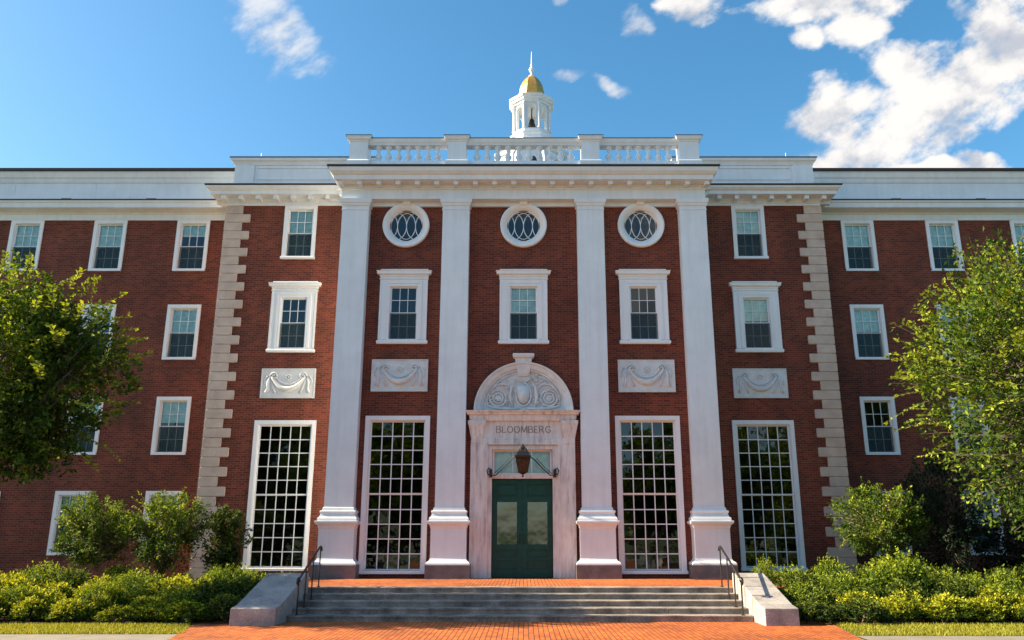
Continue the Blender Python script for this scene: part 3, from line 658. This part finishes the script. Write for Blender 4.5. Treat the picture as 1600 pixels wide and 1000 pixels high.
def door_leaf(x0, x1):
    y = .10; w = x1 - x0; m = MB()
    gx0, gx1 = x0 + .14, x1 - .14; gz0, gz1 = 1.57, 2.86
    m.box(x0, gx0, y, y + .06, .63, 3.53); m.box(gx1, x1, y, y + .06, .63, 3.53)
    for a, b in ((.63, .84), (1.12, 1.20), (1.44, 1.57), (2.86, 3.00), (3.38, 3.53)): m.box(gx0, gx1, y, y + .06, a, b)
    for a, b in ((.84, 1.12), (1.20, 1.44), (3.00, 3.38)):
        m.box(gx0, gx1, y + .03, y + .05, a, b); m.mould(gx0 + .06, gx1 - .06, y + .012, y + .04, [(a + .05, 0), (b - .05, 0)])
    o = m.build('door', 'green', B)
    g = MB().add([(gx0, y + .035, gz0), (gx1, y + .035, gz0), (gx1, y + .035, gz1), (gx0, y + .035, gz1)], [(0, 1, 2, 3)]); link('pane', g.me('pane'), 'doorglass', o)
    b = MB()
    for q in ((gx0, gx0 + .02, gz0, gz1), (gx1 - .02, gx1, gz0, gz1), (gx0 + .02, gx1 - .02, gz0, gz0 + .02), (gx0 + .02, gx1 - .02, gz1 - .02, gz1)): b.box(q[0], q[1], y + .01, y + .045, q[2], q[3])
    b.build('glazing_bead', 'green', o)
    hx = x1 - .07 if x0 < -.5 else x0 + .07
    h = MB().tube([(hx, y, 1.62), (hx, y - .06, 1.64), (hx, y - .07, 1.75), (hx, y - .06, 1.86), (hx, y, 1.88)], .012, 6); h.build('handle', 'iron', o, True)
door_leaf(-.965, -.043); door_leaf(-.037, .885)
tr = MB(); tr.box(-.96, -.90, .04, .12, 3.67, 4.42); tr.box(.82, .88, .04, .12, 3.67, 4.42); tr.box(-.90, .82, .04, .12, 3.67, 3.71); tr.box(-.90, .82, .04, .12, 4.37, 4.42)
for x in (-.33, .25): tr.box(x - .012, x + .012, .05, .11, 3.71, 4.37)
to = tr.build('transom_window', 'trim', B)
g = MB().add([(-.9, .09, 3.71), (.82, .09, 3.71), (.82, .09, 4.37), (-.9, .09, 4.37)], [(0, 1, 2, 3)]); link('pane', g.me('pane'), 'glass', to)
MB().add([(-.9, .24, 3.6), (.82, .24, 3.6), (.82, .26, 4.4), (-.9, .26, 4.4)], [(0, 1, 2, 3)]).build('blind', 'blind', to)
MB().add([(-.97, .9, .6), (.88, .9, .6), (.88, .92, 3.5), (-.97, .92, 3.5)], [(0, 1, 2, 3)]).build('dark_vestibule_backing', 'interior', B)  # dark sheet behind the door glass, vestibule shade painted in

# ------------------------------------------------------------------ cupola
CX, CYY = .43, 13.0
cu = MB(); r8 = math.pi / 8
def okt(ap): return ap / math.cos(r8)
cu.lathe(CX, CYY, [(13.6, okt(2.2)), (18.2, okt(2.2)), (18.3, okt(2.0)), (18.6, okt(1.8)), (18.7, okt(1.72)), (20.35, okt(1.72)), (20.37, okt(1.80)), (20.5, okt(1.86)), (20.56, okt(1.92)), (20.6, okt(1.85)), (20.62, okt(1.4)), (20.9, okt(1.35)), (20.93, okt(1.14)), (21.55, okt(1.08)), (21.62, okt(1.12)), (21.70, okt(1.12)), (21.72, okt(.98)), (21.95, okt(.96)), (21.96, okt(.5))], 8, r8)
co = cu.build('cupola', 'paint', B)
for k in range(8):
    a = k * math.pi / 4 - math.pi / 2; rot = Matrix.Translation((CX, CYY, 0)) @ Matrix.Rotation(a + math.pi / 2, 4, 'Z')
    def place(mb, name, mat='paint', sm=False):
        mb.v = [tuple(rot @ Vector(p)) for p in mb.v]; return mb.build(name, mat, co, sm)
    ap = .88; hw = ap * math.tan(r8) - .012; o2 = .19
    zt, zs = 23.46, 23.10
    arch = [(o2 * math.cos(math.pi * i / 12), zs + o2 * math.sin(math.pi * i / 12)) for i in range(13)]
    f = MB()
    f.prism([(-hw, 21.95), (-o2, 21.95), (-o2, zs), (-hw, zs)], -ap, -ap + .14); f.prism([(o2, 21.95), (hw, 21.95), (hw, zs), (o2, zs)], -ap, -ap + .14)
    f.prism([(hw, zs)] + [(hw, zt), (-hw, zt), (-hw, zs)] + arch[::-1], -ap, -ap + .14)
    f.tube([(x, -ap - .005, z) for x, z in [(-o2 - .03, 22.0)] + [(x * 1.16, zs + (z - zs) * 1.16) for x, z in arch[::-1]] + [(o2 + .03, 22.0)]], .022, 5)
    place(f, 'arched_opening')
    m2 = MB(); m2.lathe(hw + .012, -ap - .05, [(21.95, .10), (22.02, .10), (22.04, .075), (23.28, .065), (23.30, .09), (23.40, .10), (23.46, .10)], 10); place(m2, 'column', 'paint', True)
    m4 = MB(); m4.ring(0, 19.75, [(.24, -1.73), (.25, -1.77), (.33, -1.80), (.37, -1.75), (.37, -1.69)], n=20); place(m4, 'oculus_ring', 'paint', True)
    m5 = MB().add([(.24 * math.cos(i * math.pi / 8), -1.732, 19.75 + .24 * math.sin(i * math.pi / 8)) for i in range(16)], [tuple(range(16))]); place(m5, 'oculus_pane', 'metal')
    m6 = MB(); m6.tube([(.60, -1.78, 20.3), (.56, -1.9, 20.1), (.62, -1.96, 19.7), (.66, -1.94, 19.3)], [.06, .10, .08, .12], 6); place(m6, 'console', 'paint', True)
MB().lathe(CX, CYY, [(23.44, okt(.86)), (23.45, okt(.96)), (23.55, okt(.98)), (23.57, okt(1.06)), (23.68, okt(1.08)), (23.70, okt(1.13)), (23.82, okt(1.17)), (23.84, okt(1.1)), (23.86, okt(.8))], 8, r8).build('lantern_cornice', 'paint', co)
MB().lathe(CX, CYY, [(23.85, okt(.78)), (23.98, okt(.74)), (24.15, okt(.68)), (24.45, okt(.63)), (24.75, okt(.57)), (24.98, okt(.48)), (25.17, okt(.38)), (25.32, okt(.27)), (25.44, okt(.14))], 8, r8).build('gilded_dome', 'gold', co)
MB().lathe(CX, CYY, [(25.40, .14), (25.47, .16), (25.52, .08), (25.66, .05), (25.76, .12), (25.86, .15), (25.96, .11), (26.04, .05), (26.12, .08), (26.2, .035), (26.4, .03), (26.95, .014)], 10).build('finial', 'paint', co, True)
MB().lathe(CX, CYY - .3, [(22.30, .26), (22.33, .25), (22.42, .18), (22.62, .14), (22.72, .12), (22.78, .06), (22.84, .03), (23.4, .03)], 14).build('bell', 'bell', co, True)

# ------------------------------------------------------------------ terrace and steps
tb = MB().box(-6.55, 6.55, -4.66, .3, -.02, .62).build('terrace', 'paving'); tag(tb, None, None, None, 'structure')
st = thing('entrance_steps', 'wide flight of five weathered grey granite steps rising to the entrance terrace', 'steps', (0, -4.7, 0))
def at_st(mb, name, mat, label=None, sm=False):
    mb.v = [(x, y + 4.7, z) for x, y, z in mb.v]; return mb.build(name, mat, st, sm, label)
rgs = random.Random(3)
for i in range(5):
    yf = -4.70 - .43 * i; z = .624 - .124 * i
    m = MB(); x = -5.21; off = rgs.uniform(.9, 1.7)
    while x < 5.07 - .05:
        x2 = min(5.07, x + off); x2 = 5.07 if 5.07 - x2 < .6 else x2; j = rgs.uniform(-.004, .004); dy = rgs.uniform(-.005, .005)
        m.mould(x + .004, x2 - .004, yf + .012 + dy, yf + .46, [(z - .124 - .03, 0), (z - .04, 0), (z - .036, .024), (z - .008 + j, .024), (z + j * .5, .012)])
        x = x2; off = rgs.uniform(1.5, 1.9)
    at_st(m, 'step', 'step')
def cheek(x0, x1, name_label):
    m = MB()
    for pr in ([(-7.28, -.02), (-7.28, .35), (-6.90, .395), (-6.90, -.02)], [(-6.893, -.02), (-6.893, .396), (-5.95, .656), (-5.95, -.02)], [(-5.943, -.02), (-5.943, .658), (-4.86, .957), (-4.66, .957), (-4.66, -.02)]):
        n = len(pr); m.add([(x0, y, z) for y, z in pr] + [(x1, y, z) for y, z in pr], [tuple(range(n)), tuple(range(2 * n - 1, n - 1, -1))] + [(i, i + n, (i + 1) % n + n, (i + 1) % n) for i in range(n)])
    o = at_st(m, 'cheek_wall', 'cheek'); md = o.modifiers.new('bevel', 'BEVEL'); md.width = .015; md.segments = 2
cheek(-6.18, -5.22, ''); cheek(5.08, 5.80, '')

def rail(x, sx, label):
    t = thing('handrail', label, 'handrail', (x, -6.4, 0), 0, 'iron handrails of the steps')
    def zs(y): # step surface
        for i in range(5):
            if y > -4.70 - .43 * i: return .62 - .124 * i
        return 0
    ys = (-6.35, -5.75, -5.15, -4.5); r = MB()
    top = [(x, -6.42, .78), (x, -6.48, .84), (x, -6.42, .90), (x, -6.32, .90)] + [(x, y, .90 + (y + 6.32) * (1.56 - .90) / 1.72) for y in (-6.0, -5.4, -4.8, -4.6)] + [(x, -4.5, 1.57), (x, -4.42, 1.55), (x, -4.40, 1.47)]
    r.tube([(a - x, b + 6.4, c) for a, b, c in top], .026, 8); r.build('rail', 'iron', t, True)
    for y in ys:
        zt = .90 + (y + 6.32) * (.66) / 1.72
        p = MB(); p.tube([(0, y + 6.4, zs(y) - .0), (0, y + 6.4, zt)], .018, 8); p.lathe(0, y + 6.4, [(zs(y), .045), (zs(y) + .02, .045), (zs(y) + .03, .02)], 8); p.build('post', 'iron', t)
    k = MB(); k.lathe(0, .02, [(.80, .01), (.83, .04), (.87, .05), (.91, .04), (.94, .01)], 8); k.build('knob', 'iron', t, True)
rail(-5.02, -1, 'black iron handrail beside the left cheek wall of the steps'); rail(4.86, 1, 'black iron handrail beside the right cheek wall of the steps')

# hanging lantern on its scrolled bracket
LX, LY = -.02, -.85
la = thing('hanging_lantern', 'dark metal lantern on scrolled iron arms in front of the transom window', 'lantern', (LX, LY, 3.5))
def lad(mb, name, mat, sm=False, k=1.12):
    if name == 'bracket': k = .95
    mb.v = [((x - LX) * k, (y - LY) * (1 if name == 'bracket' else k), z - 3.5) for x, y, z in mb.v]
    return mb.build(name, mat, la, sm)
q = math.pi / 4
lad(MB().lathe(LX, LY, [(4.12, .30), (4.15, .30), (4.17, .24), (4.27, .20), (4.30, .12), (4.34, .06), (4.38, .07), (4.44, .02), (4.52, .012)], 4, q), 'lamp_cap', 'iron')
fr = MB(); fr.lathe(LX, LY, [(3.66, .17), (3.69, .18), (3.70, .16)], 4, q); fr.lathe(LX, LY, [(4.08, .27), (4.12, .28)], 4, q); fr.lathe(LX, LY, [(3.52, .012), (3.55, .04), (3.60, .02), (3.63, .10), (3.66, .15)], 4, q)
for k in range(4):
    a = q + k * math.pi / 2; fr.tube([(LX + .165 * math.cos(a), LY + .165 * math.sin(a), 3.68), (LX + .262 * math.cos(a), LY + .262 * math.sin(a), 4.10)], .018, 4)
for k in range(4):
    a = k * math.pi / 2; fr.tube([(LX + .12 * math.cos(a), LY + .12 * math.sin(a), 3.68), (LX + .187 * math.cos(a), LY + .187 * math.sin(a), 4.10)], .008, 4)
lad(fr, 'lamp_frame', 'iron')
lad(MB().lathe(LX, LY, [(3.70, .155), (4.08, .25)], 4, q), 'lamp_glass', 'lampglass')
lad(MB().lathe(LX, LY, [(3.72, .03), (3.85, .035), (3.9, .02)], 8), 'bulb_holder', 'trim', True)
for sx in (-1, 1):
    x1 = 1.03 * sx + LX
    a = [(x1, -.19, 3.62), (x1 + .10 * sx, -.2, 3.66), (x1 + .13 * sx, -.2, 3.76), (x1 + .07 * sx, -.2, 3.84), (x1, -.21, 3.80), (x1 + .02 * sx, -.21, 3.74)]
    b = [(x1 + .02 * sx, -.2, 3.63), (x1 - .15 * sx, -.25, 3.62), (x1 - .38 * sx, -.38, 3.80), (x1 - .62 * sx, -.62, 4.02), (x1 - .80 * sx, -.75, 4.14), (LX + .1 * sx, LY + .02, 4.36), (LX, LY, 4.47)]
    lad(MB().tube(a, .018, 6).tube(b, .018, 6).tube([(x1 - .1 * sx, -.21, 3.67), (x1 - .34 * sx, -.36, 3.86), (x1 - .60 * sx, -.62, 4.10)], .011, 6).box(x1 - .05, x1 + .05, -.21, -.155, 3.56, 3.80), 'bracket', 'iron', False)

# ------------------------------------------------------------------ foliage
def leaves_mesh(name, P, D, size, rng, up=0.5, aspect=0.55, tint=None):
    """P leaf base points (n,3), D leaf directions; each leaf a folded rhombus"""
    n = len(P); D = D / (np.linalg.norm(D, axis=1, keepdims=True) + 1e-9)
    U = rng.normal(size=(n, 3)); U[:, 2] += up * 2
    Sd = np.cross(D, U); Sd /= (np.linalg.norm(Sd, axis=1, keepdims=True) + 1e-9)
    Nn = np.cross(Sd, D); sz = size * rng.uniform(.6, 1.3, (n, 1))
    a = P; c = P + D * sz; mid = P + D * sz * .45 - Nn * sz * .08
    b = mid + Sd * sz * aspect * .5; d = mid - Sd * sz * aspect * .5
    V = np.stack([a, b, c, d], 1).reshape(-1, 3).astype(np.float32)
    me = bpy.data.meshes.new(name); me.vertices.add(4 * n); me.vertices.foreach_set('co', V.ravel())
    me.loops.add(4 * n); me.loops.foreach_set('vertex_index', np.arange(4 * n, dtype=np.int32))
    me.polygons.add(n); me.polygons.foreach_set('loop_start', np.arange(0, 4 * n, 4, dtype=np.int32)); me.polygons.foreach_set('loop_total', np.full(n, 4, dtype=np.int32))
    at = me.attributes.new('tint', 'FLOAT', 'FACE'); t = rng.beta(2.2, 2.2, n) if tint is None else np.clip(tint + rng.normal(0, .16, n), 0, 1)
    at.data.foreach_set('value', t.astype(np.float32)); me.update(calc_edges=True); return me

def tree_meshes(seed, base_z, cr, cz, crz, ntwig, per, leaf, trunk_r=.17, lean=(0, 0), spray=.9, nlimb=9, shell=0.55, jag=.22, squash=1.0, feather=0, flen=.8):
    rng = np.random.default_rng(seed); mb = MB()
    ctr = np.array([lean[0], lean[1], cz])
    fork = np.array([lean[0] * .3, lean[1] * .3, base_z])
    mb.tube([(0, 0, -.05), tuple(fork * .5 + np.array([.03, .02, 0])), tuple(fork)], [trunk_r * 1.25, trunk_r, trunk_r * .85], 9)
    tips = []; nodes = []
    for i in range(nlimb):
        az = 2 * math.pi * (i * .618 % 1) + rng.normal(0, .2); el = rng.uniform(.05, 1.35)
        tgt = ctr + np.array([math.cos(az) * math.cos(el) * cr, math.sin(az) * math.cos(el) * cr * squash, (math.sin(el) * 1.5 - .55) * crz]) * rng.uniform(.6, .9)
        p1 = fork + (tgt - fork) * .35 + np.array([0, 0, .5]); p2 = fork + (tgt - fork) * .7 + np.array([0, 0, .35]) + rng.normal(0, .15, 3)
        pts = [fork, p1, p2, tgt]; r = trunk_r * rng.uniform(.4, .6)
        mb.tube([tuple(p) for p in pts], [r, r * .7, r * .42, r * .15], 6)
        for t in np.linspace(.15, 1, 12):
            k = min(int(t * 3), 2); u = t * 3 - k; nodes.append(pts[k] * (1 - u) + pts[k + 1] * u)
    nodes = np.array(nodes)
    lump = rng.normal(size=(14, 3)); lump /= np.linalg.norm(lump, axis=1, keepdims=True); lamp = rng.uniform(-jag, jag * .9, 14)
    P = []; D = []; T = []
    ncl = max(10, ntwig // 11); cd = rng.normal(size=(ncl, 3)); cd /= np.linalg.norm(cd, axis=1, keepdims=True); cb = rng.normal(0, .10, ncl)
    for i in range(ntwig):
        ci = rng.integers(ncl); d = cd[ci] + rng.normal(0, .16, 3) if rng.random() < .8 else rng.normal(size=3); d /= np.linalg.norm(d); rr = rng.uniform(shell, 1.0) ** .6 if rng.random() < .8 else rng.uniform(.2, .7)
        f = 1 + float(np.sum(lamp * np.maximum(0, lump @ d) ** 5)); e = ctr + d * np.array([cr, cr * squash, crz]) * rr * f
        if e[2] < base_z * .75: continue
        s = nodes[np.argmin(np.linalg.norm(nodes - (e * .55 + ctr * .3 + np.array([0, 0, -.2]) * crz * .15), axis=1))] if len(nodes) else ctr
        s = s * .55 + e * .45 if np.linalg.norm(e - s) > 1.6 else s
        if rng.random() < .5: 
            near = nodes[np.argmin(np.linalg.norm(nodes - s, axis=1))]; mb.tube([tuple(near), tuple((near + s) / 2 + rng.normal(0, .06, 3)), tuple(s)], [.022, .015, .010], 3, False)
        out = (e - ctr); out /= np.linalg.norm(out) + 1e-6
        tipd = out * .8 + np.array([0, 0, .35]) + rng.normal(0, .35, 3); tipd /= np.linalg.norm(tipd)
        tip = e + tipd * spray * rng.uniform(.25, .7)
        if rng.random() < .35: mb.tube([tuple(s), tuple(e), tuple(tip)], [.012, .008, .004], 3, False)
        m = int(per * rng.uniform(.6, 1.3)); t = rng.uniform(0, 1, m) ** .8
        c = np.where(t[:, None] < .4, s + (e - s) * (t[:, None] / .4), e + (tip - e) * ((t[:, None] - .4) / .6))
        wob = rng.normal(size=(m, 3)) * (.15 * (1 - t[:, None] * .7)) * spray
        P.append(c + wob); D.append(rng.normal(size=(m, 3)) * .7 + tipd * .7 + np.array([0, 0, -.15]))
        T.append(np.full(m, np.clip(.45 + rng.normal(0, .12) + cb[ci] + .10 * (out[2]), 0, 1)))
    for i in range(feather):                                    # long young shoots standing out of the crown
        d = rng.normal(size=3); d[2] = d[2] * .6 + .35; d /= np.linalg.norm(d); e = ctr + d * np.array([cr, cr * squash, crz]) * .88
        td = d * .75 + np.array([0, 0, .35]) + rng.normal(0, .25, 3); td /= np.linalg.norm(td); Lf = flen * rng.uniform(.6, 1.2); k = int(26 * Lf / .9)
        t = np.linspace(0, 1, k)[:, None]; bend = np.array([0, 0, -.22 * Lf]); pts = e + td * t * Lf + bend * t ** 2
        mb.tube([tuple(pts[0]), tuple(pts[k // 2]), tuple(pts[-1])], [.008, .006, .003], 3, False)
        sd_ = np.cross(td, [0, 0, 1.0]); sd_ /= np.linalg.norm(sd_) + 1e-6; sg = np.where(np.arange(k) % 2 == 0, 1, -1)[:, None]
        P.append(pts); D.append(td * .6 + sd_ * sg * .9 + rng.normal(0, .3, (k, 3))); T.append(np.full(k, .8))
    P = np.concatenate(P); D = np.concatenate(D); T = np.concatenate(T)
    return mb, leaves_mesh('crown', P, D, leaf, rng, tint=T)

def tree(name, label, cat, loc, leafmat, seed, **kw):
    barkm = kw.pop('barkmat', 'bark'); group = kw.pop('group', None)
    mb, lm = tree_meshes(seed, **kw); t = thing(name, label, cat, loc, 0, group)
    mb.build('trunk' if cat == 'tree' else 'stem', barkm, t, True); link('crown' if cat == 'tree' else 'foliage', lm, leafmat, t)
    return t
tree('leafy_tree', 'large dark green tree in front of the left wing windows', 'tree', (-12.9, -6.1, 0), 'leaf_a', 11, squash=.5, base_z=2.2, cr=2.9, cz=5.5, crz=2.95, feather=100, flen=.8, ntwig=1050, per=36, leaf=.128, lean=(.55, 0), trunk_r=.15, jag=.38, shell=.35)
tree('leafy_tree', 'sparse yellow-green tree with feathery twigs in front of the right wing', 'tree', (13.9, -4.5, 0), 'leaf_b', 23, base_z=2.2, cr=3.3, cz=5.75, crz=3.15, feather=200, flen=1.1, ntwig=1300, per=34, leaf=.128, lean=(-.15, 0), trunk_r=.13, spray=1.35, jag=.4)
tree('garden_shrub', 'round bright green shrub left of the other tall shrub, before a ground floor window', 'shrub', (-12.2, -1.6, 0), 'leaf_b', 31, base_z=.5, cr=.78, cz=1.95, crz=1.05, feather=26, flen=.5, ntwig=330, per=36, leaf=.075, trunk_r=.03, spray=.55, nlimb=7, barkmat='twig')
tree('garden_shrub', 'spreading green shrub with bare pale stems by the left quoins', 'shrub', (-10.05, -1.9, 0), 'leaf_b', 37, base_z=.75, cr=1.0, cz=2.05, crz=.85, feather=30, flen=.5, ntwig=460, per=36, leaf=.075, trunk_r=.035, spray=.6, nlimb=9, barkmat='twig')
tree('garden_shrub', 'narrow dark green shrub between the left quoins and the tall window', 'shrub', (-8.75, -.6, 0), 'leaf_e', 41, base_z=.5, cr=.5, cz=1.7, crz=1.0, ntwig=300, per=32, leaf=.08, trunk_r=.03, spray=.45, nlimb=6, barkmat='twig')
tree('garden_shrub', 'light green bushy shrub on a thin stem beside the right quoins', 'shrub', (10.1, -1.9, 0), 'leaf_b', 43, base_z=.85, cr=.95, cz=2.15, crz=.95, ntwig=430, per=36, leaf=.08, trunk_r=.035, spray=.6, nlimb=7, barkmat='twig')
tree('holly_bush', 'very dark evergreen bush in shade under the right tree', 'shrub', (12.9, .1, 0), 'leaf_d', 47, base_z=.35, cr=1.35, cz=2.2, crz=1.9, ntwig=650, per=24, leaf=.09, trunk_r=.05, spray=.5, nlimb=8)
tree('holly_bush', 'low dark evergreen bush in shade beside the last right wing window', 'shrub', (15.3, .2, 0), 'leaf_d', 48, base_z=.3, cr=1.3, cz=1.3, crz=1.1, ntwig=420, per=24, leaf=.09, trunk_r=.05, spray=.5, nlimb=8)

# low shrubs of the two beds: a few plants modelled, then copied
def low_shrub_mesh(seed, r, h, leaf, n, upright=0.5):
    rng = np.random.default_rng(seed); P = []; D = []; T = []
    lump = rng.normal(size=(8, 3)); lump /= np.linalg.norm(lump, axis=1, keepdims=True); la_ = rng.uniform(-.25, .3, 8)
    for i in range(n):
        d = rng.normal(size=3); d[2] = abs(d[2]) * 1.1 - .15; d /= np.linalg.norm(d)
        f = 1 + float(np.sum(la_ * np.maximum(0, lump @ d) ** 4)); e = np.array([d[0] * r, d[1] * r, max(d[2], 0) * h * .75 + h * .22]) * f
        td = d * .6 + np.array([0, 0, upright]) + rng.normal(0, .25, 3); td /= np.linalg.norm(td); L_ = rng.uniform(.12, .30) * (h / .8)
        m = 16; t = rng.uniform(-.6, 1, m)[:, None]
        P.append(e + td * t * L_ + rng.normal(0, .022, (m, 3))); D.append(td * .8 + rng.normal(size=(m, 3)) * .8)
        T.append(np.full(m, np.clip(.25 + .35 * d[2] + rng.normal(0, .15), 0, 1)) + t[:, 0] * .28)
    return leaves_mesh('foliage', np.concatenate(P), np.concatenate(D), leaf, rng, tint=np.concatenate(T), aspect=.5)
LOW = {}
for kind, mat, args in (('gold', 'leaf_c', (.52, .80, .095, 260)), ('gold2', 'leaf_c', (.60, .74, .09, 300)), ('green', 'leaf_e', (.55, .82, .09, 280)), ('mixed', 'leaf_b', (.56, .9, .07, 280)), ('tall', 'leaf_b', (.62, 1.25, .085, 420, 1.2))):
    me = low_shrub_mesh(hash(kind) % 1 + len(LOW) * 7 + 5, *args); me.materials.append(MAT[mat]); LOW[kind] = me
stem_mb = MB()
rs = random.Random(8)
for i in range(9):
    a = rs.uniform(0, 6.28); stem_mb.tube([(0.03 * math.cos(a), .03 * math.sin(a), -.02), (.16 * math.cos(a), .16 * math.sin(a), .25), (.3 * math.cos(a + .2), .3 * math.sin(a + .2), .5)], [.012, .009, .005], 4)
stem_me = stem_mb.me('stem'); stem_me.materials.append(MAT['twig'])
def low_shrub(x, y, kind, s, sz, label, group):
    o = bpy.data.objects.new('low_shrub', None); COL.objects.link(o); o.location = (x, y, -.01); o.rotation_euler = (0, 0, rs.uniform(0, 6.28)); o.scale = (s, s, sz); tag(o, label, 'shrub', group)
    for nm, me in (('foliage', LOW[kind]), ('stem', stem_me)):
        c = bpy.data.objects.new(nm, me); COL.objects.link(c); c.parent = o
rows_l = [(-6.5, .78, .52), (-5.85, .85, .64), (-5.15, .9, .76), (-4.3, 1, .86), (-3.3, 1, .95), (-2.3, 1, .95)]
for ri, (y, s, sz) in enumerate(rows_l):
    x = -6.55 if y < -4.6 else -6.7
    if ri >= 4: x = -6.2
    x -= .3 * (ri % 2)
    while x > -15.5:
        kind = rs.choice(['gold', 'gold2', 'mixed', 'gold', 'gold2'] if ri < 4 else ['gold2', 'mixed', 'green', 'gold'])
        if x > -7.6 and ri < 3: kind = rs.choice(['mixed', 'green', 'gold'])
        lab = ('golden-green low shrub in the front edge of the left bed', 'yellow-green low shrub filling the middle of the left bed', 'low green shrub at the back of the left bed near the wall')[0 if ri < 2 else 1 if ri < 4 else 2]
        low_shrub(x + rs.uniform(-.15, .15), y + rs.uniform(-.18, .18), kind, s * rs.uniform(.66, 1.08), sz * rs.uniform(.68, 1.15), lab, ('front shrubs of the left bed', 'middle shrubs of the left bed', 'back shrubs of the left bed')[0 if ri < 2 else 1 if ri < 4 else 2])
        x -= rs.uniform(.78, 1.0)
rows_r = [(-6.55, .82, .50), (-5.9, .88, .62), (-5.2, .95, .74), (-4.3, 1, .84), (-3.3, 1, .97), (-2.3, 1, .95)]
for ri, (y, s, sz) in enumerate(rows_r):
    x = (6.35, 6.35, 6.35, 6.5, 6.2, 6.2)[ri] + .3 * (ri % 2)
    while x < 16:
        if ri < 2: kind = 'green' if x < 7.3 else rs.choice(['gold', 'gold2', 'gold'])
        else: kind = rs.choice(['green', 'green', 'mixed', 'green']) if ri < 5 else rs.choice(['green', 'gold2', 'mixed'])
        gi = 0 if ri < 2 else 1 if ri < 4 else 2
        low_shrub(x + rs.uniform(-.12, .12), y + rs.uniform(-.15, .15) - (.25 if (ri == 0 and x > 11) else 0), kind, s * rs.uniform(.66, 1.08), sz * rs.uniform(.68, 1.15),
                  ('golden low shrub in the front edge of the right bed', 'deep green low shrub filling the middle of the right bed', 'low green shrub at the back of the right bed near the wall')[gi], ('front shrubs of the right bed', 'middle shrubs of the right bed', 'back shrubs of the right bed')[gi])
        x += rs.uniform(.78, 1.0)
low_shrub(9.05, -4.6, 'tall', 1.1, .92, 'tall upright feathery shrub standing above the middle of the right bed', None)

# lawn strips of grass blades
def lawn(name, poly, n, seed):
    rng = np.random.default_rng(seed); xs = [p[0] for p in poly]; ys = [p[1] for p in poly]
    Q = np.column_stack([rng.uniform(min(xs), max(xs), n), rng.uniform(min(ys), max(ys), n)])
    ins = np.zeros(n, bool); j = len(poly) - 1
    for i in range(len(poly)):
        xi, yi = poly[i]; xj, yj = poly[j]
        if yi != yj: ins ^= ((yi > Q[:, 1]) != (yj > Q[:, 1])) & (Q[:, 0] < (xj - xi) * (Q[:, 1] - yi) / (yj - yi) + xi)
        j = i
    Q = Q[ins]; P = np.column_stack([Q, np.full(len(Q), -.02)]); D = rng.normal(size=(len(Q), 3)) * .35; D[:, 2] = 1
    o = link(name, leaves_mesh(name, P, D, .07, rng, up=0, aspect=.16), 'grass')
    tag(o, 'short yellow-green grass strip', 'grass', None, 'stuff'); return o
g1 = lawn('grass', [(-17, -7.05), (-7.1, -6.95), (-6.56, -8.72), (-17, -8.86)], 34000, 1); g1['label'] = 'short sunlit grass strip before the left shrub bed'
g2 = lawn('grass', [(6.64, -6.95), (17, -7.05), (17, -9.35), (6.32, -8.9)], 34000, 2); g2['label'] = 'short sunlit grass strip before the right shrub bed'

# trees across the lawn behind the camera, seen in the window glass
mbt, lmt = tree_meshes(77, base_z=1.2, cr=4.8, cz=6.6, crz=6.2, ntwig=800, per=26, leaf=.5, trunk_r=.3, spray=1.8, shell=.3)
lmt.materials.append(MAT['leaf_a']); tme = mbt.me('trunk'); tme.materials.append(MAT['bark'])
rt = random.Random(5)
for i in range(24):
    x = (10.5 + (i % 6) * 9.2 + (4.5 if i > 11 else 0) + rt.uniform(-1, 1)) * (1 if (i // 6) % 2 else -1); sc = rt.uniform(.78, 1.06)
    o = thing('shade_tree', 'broad shade tree across the lawn, reflected in the tall windows', 'tree', (x, (-50 if i < 12 else -57) + rt.uniform(-2, 2), 0), rt.uniform(0, 6), 'trees across the lawn'); o.scale = (sc, sc, sc)
    for nm, me in (('trunk', tme), ('crown', lmt)):
        c = bpy.data.objects.new(nm, me); COL.objects.link(c); c.parent = o
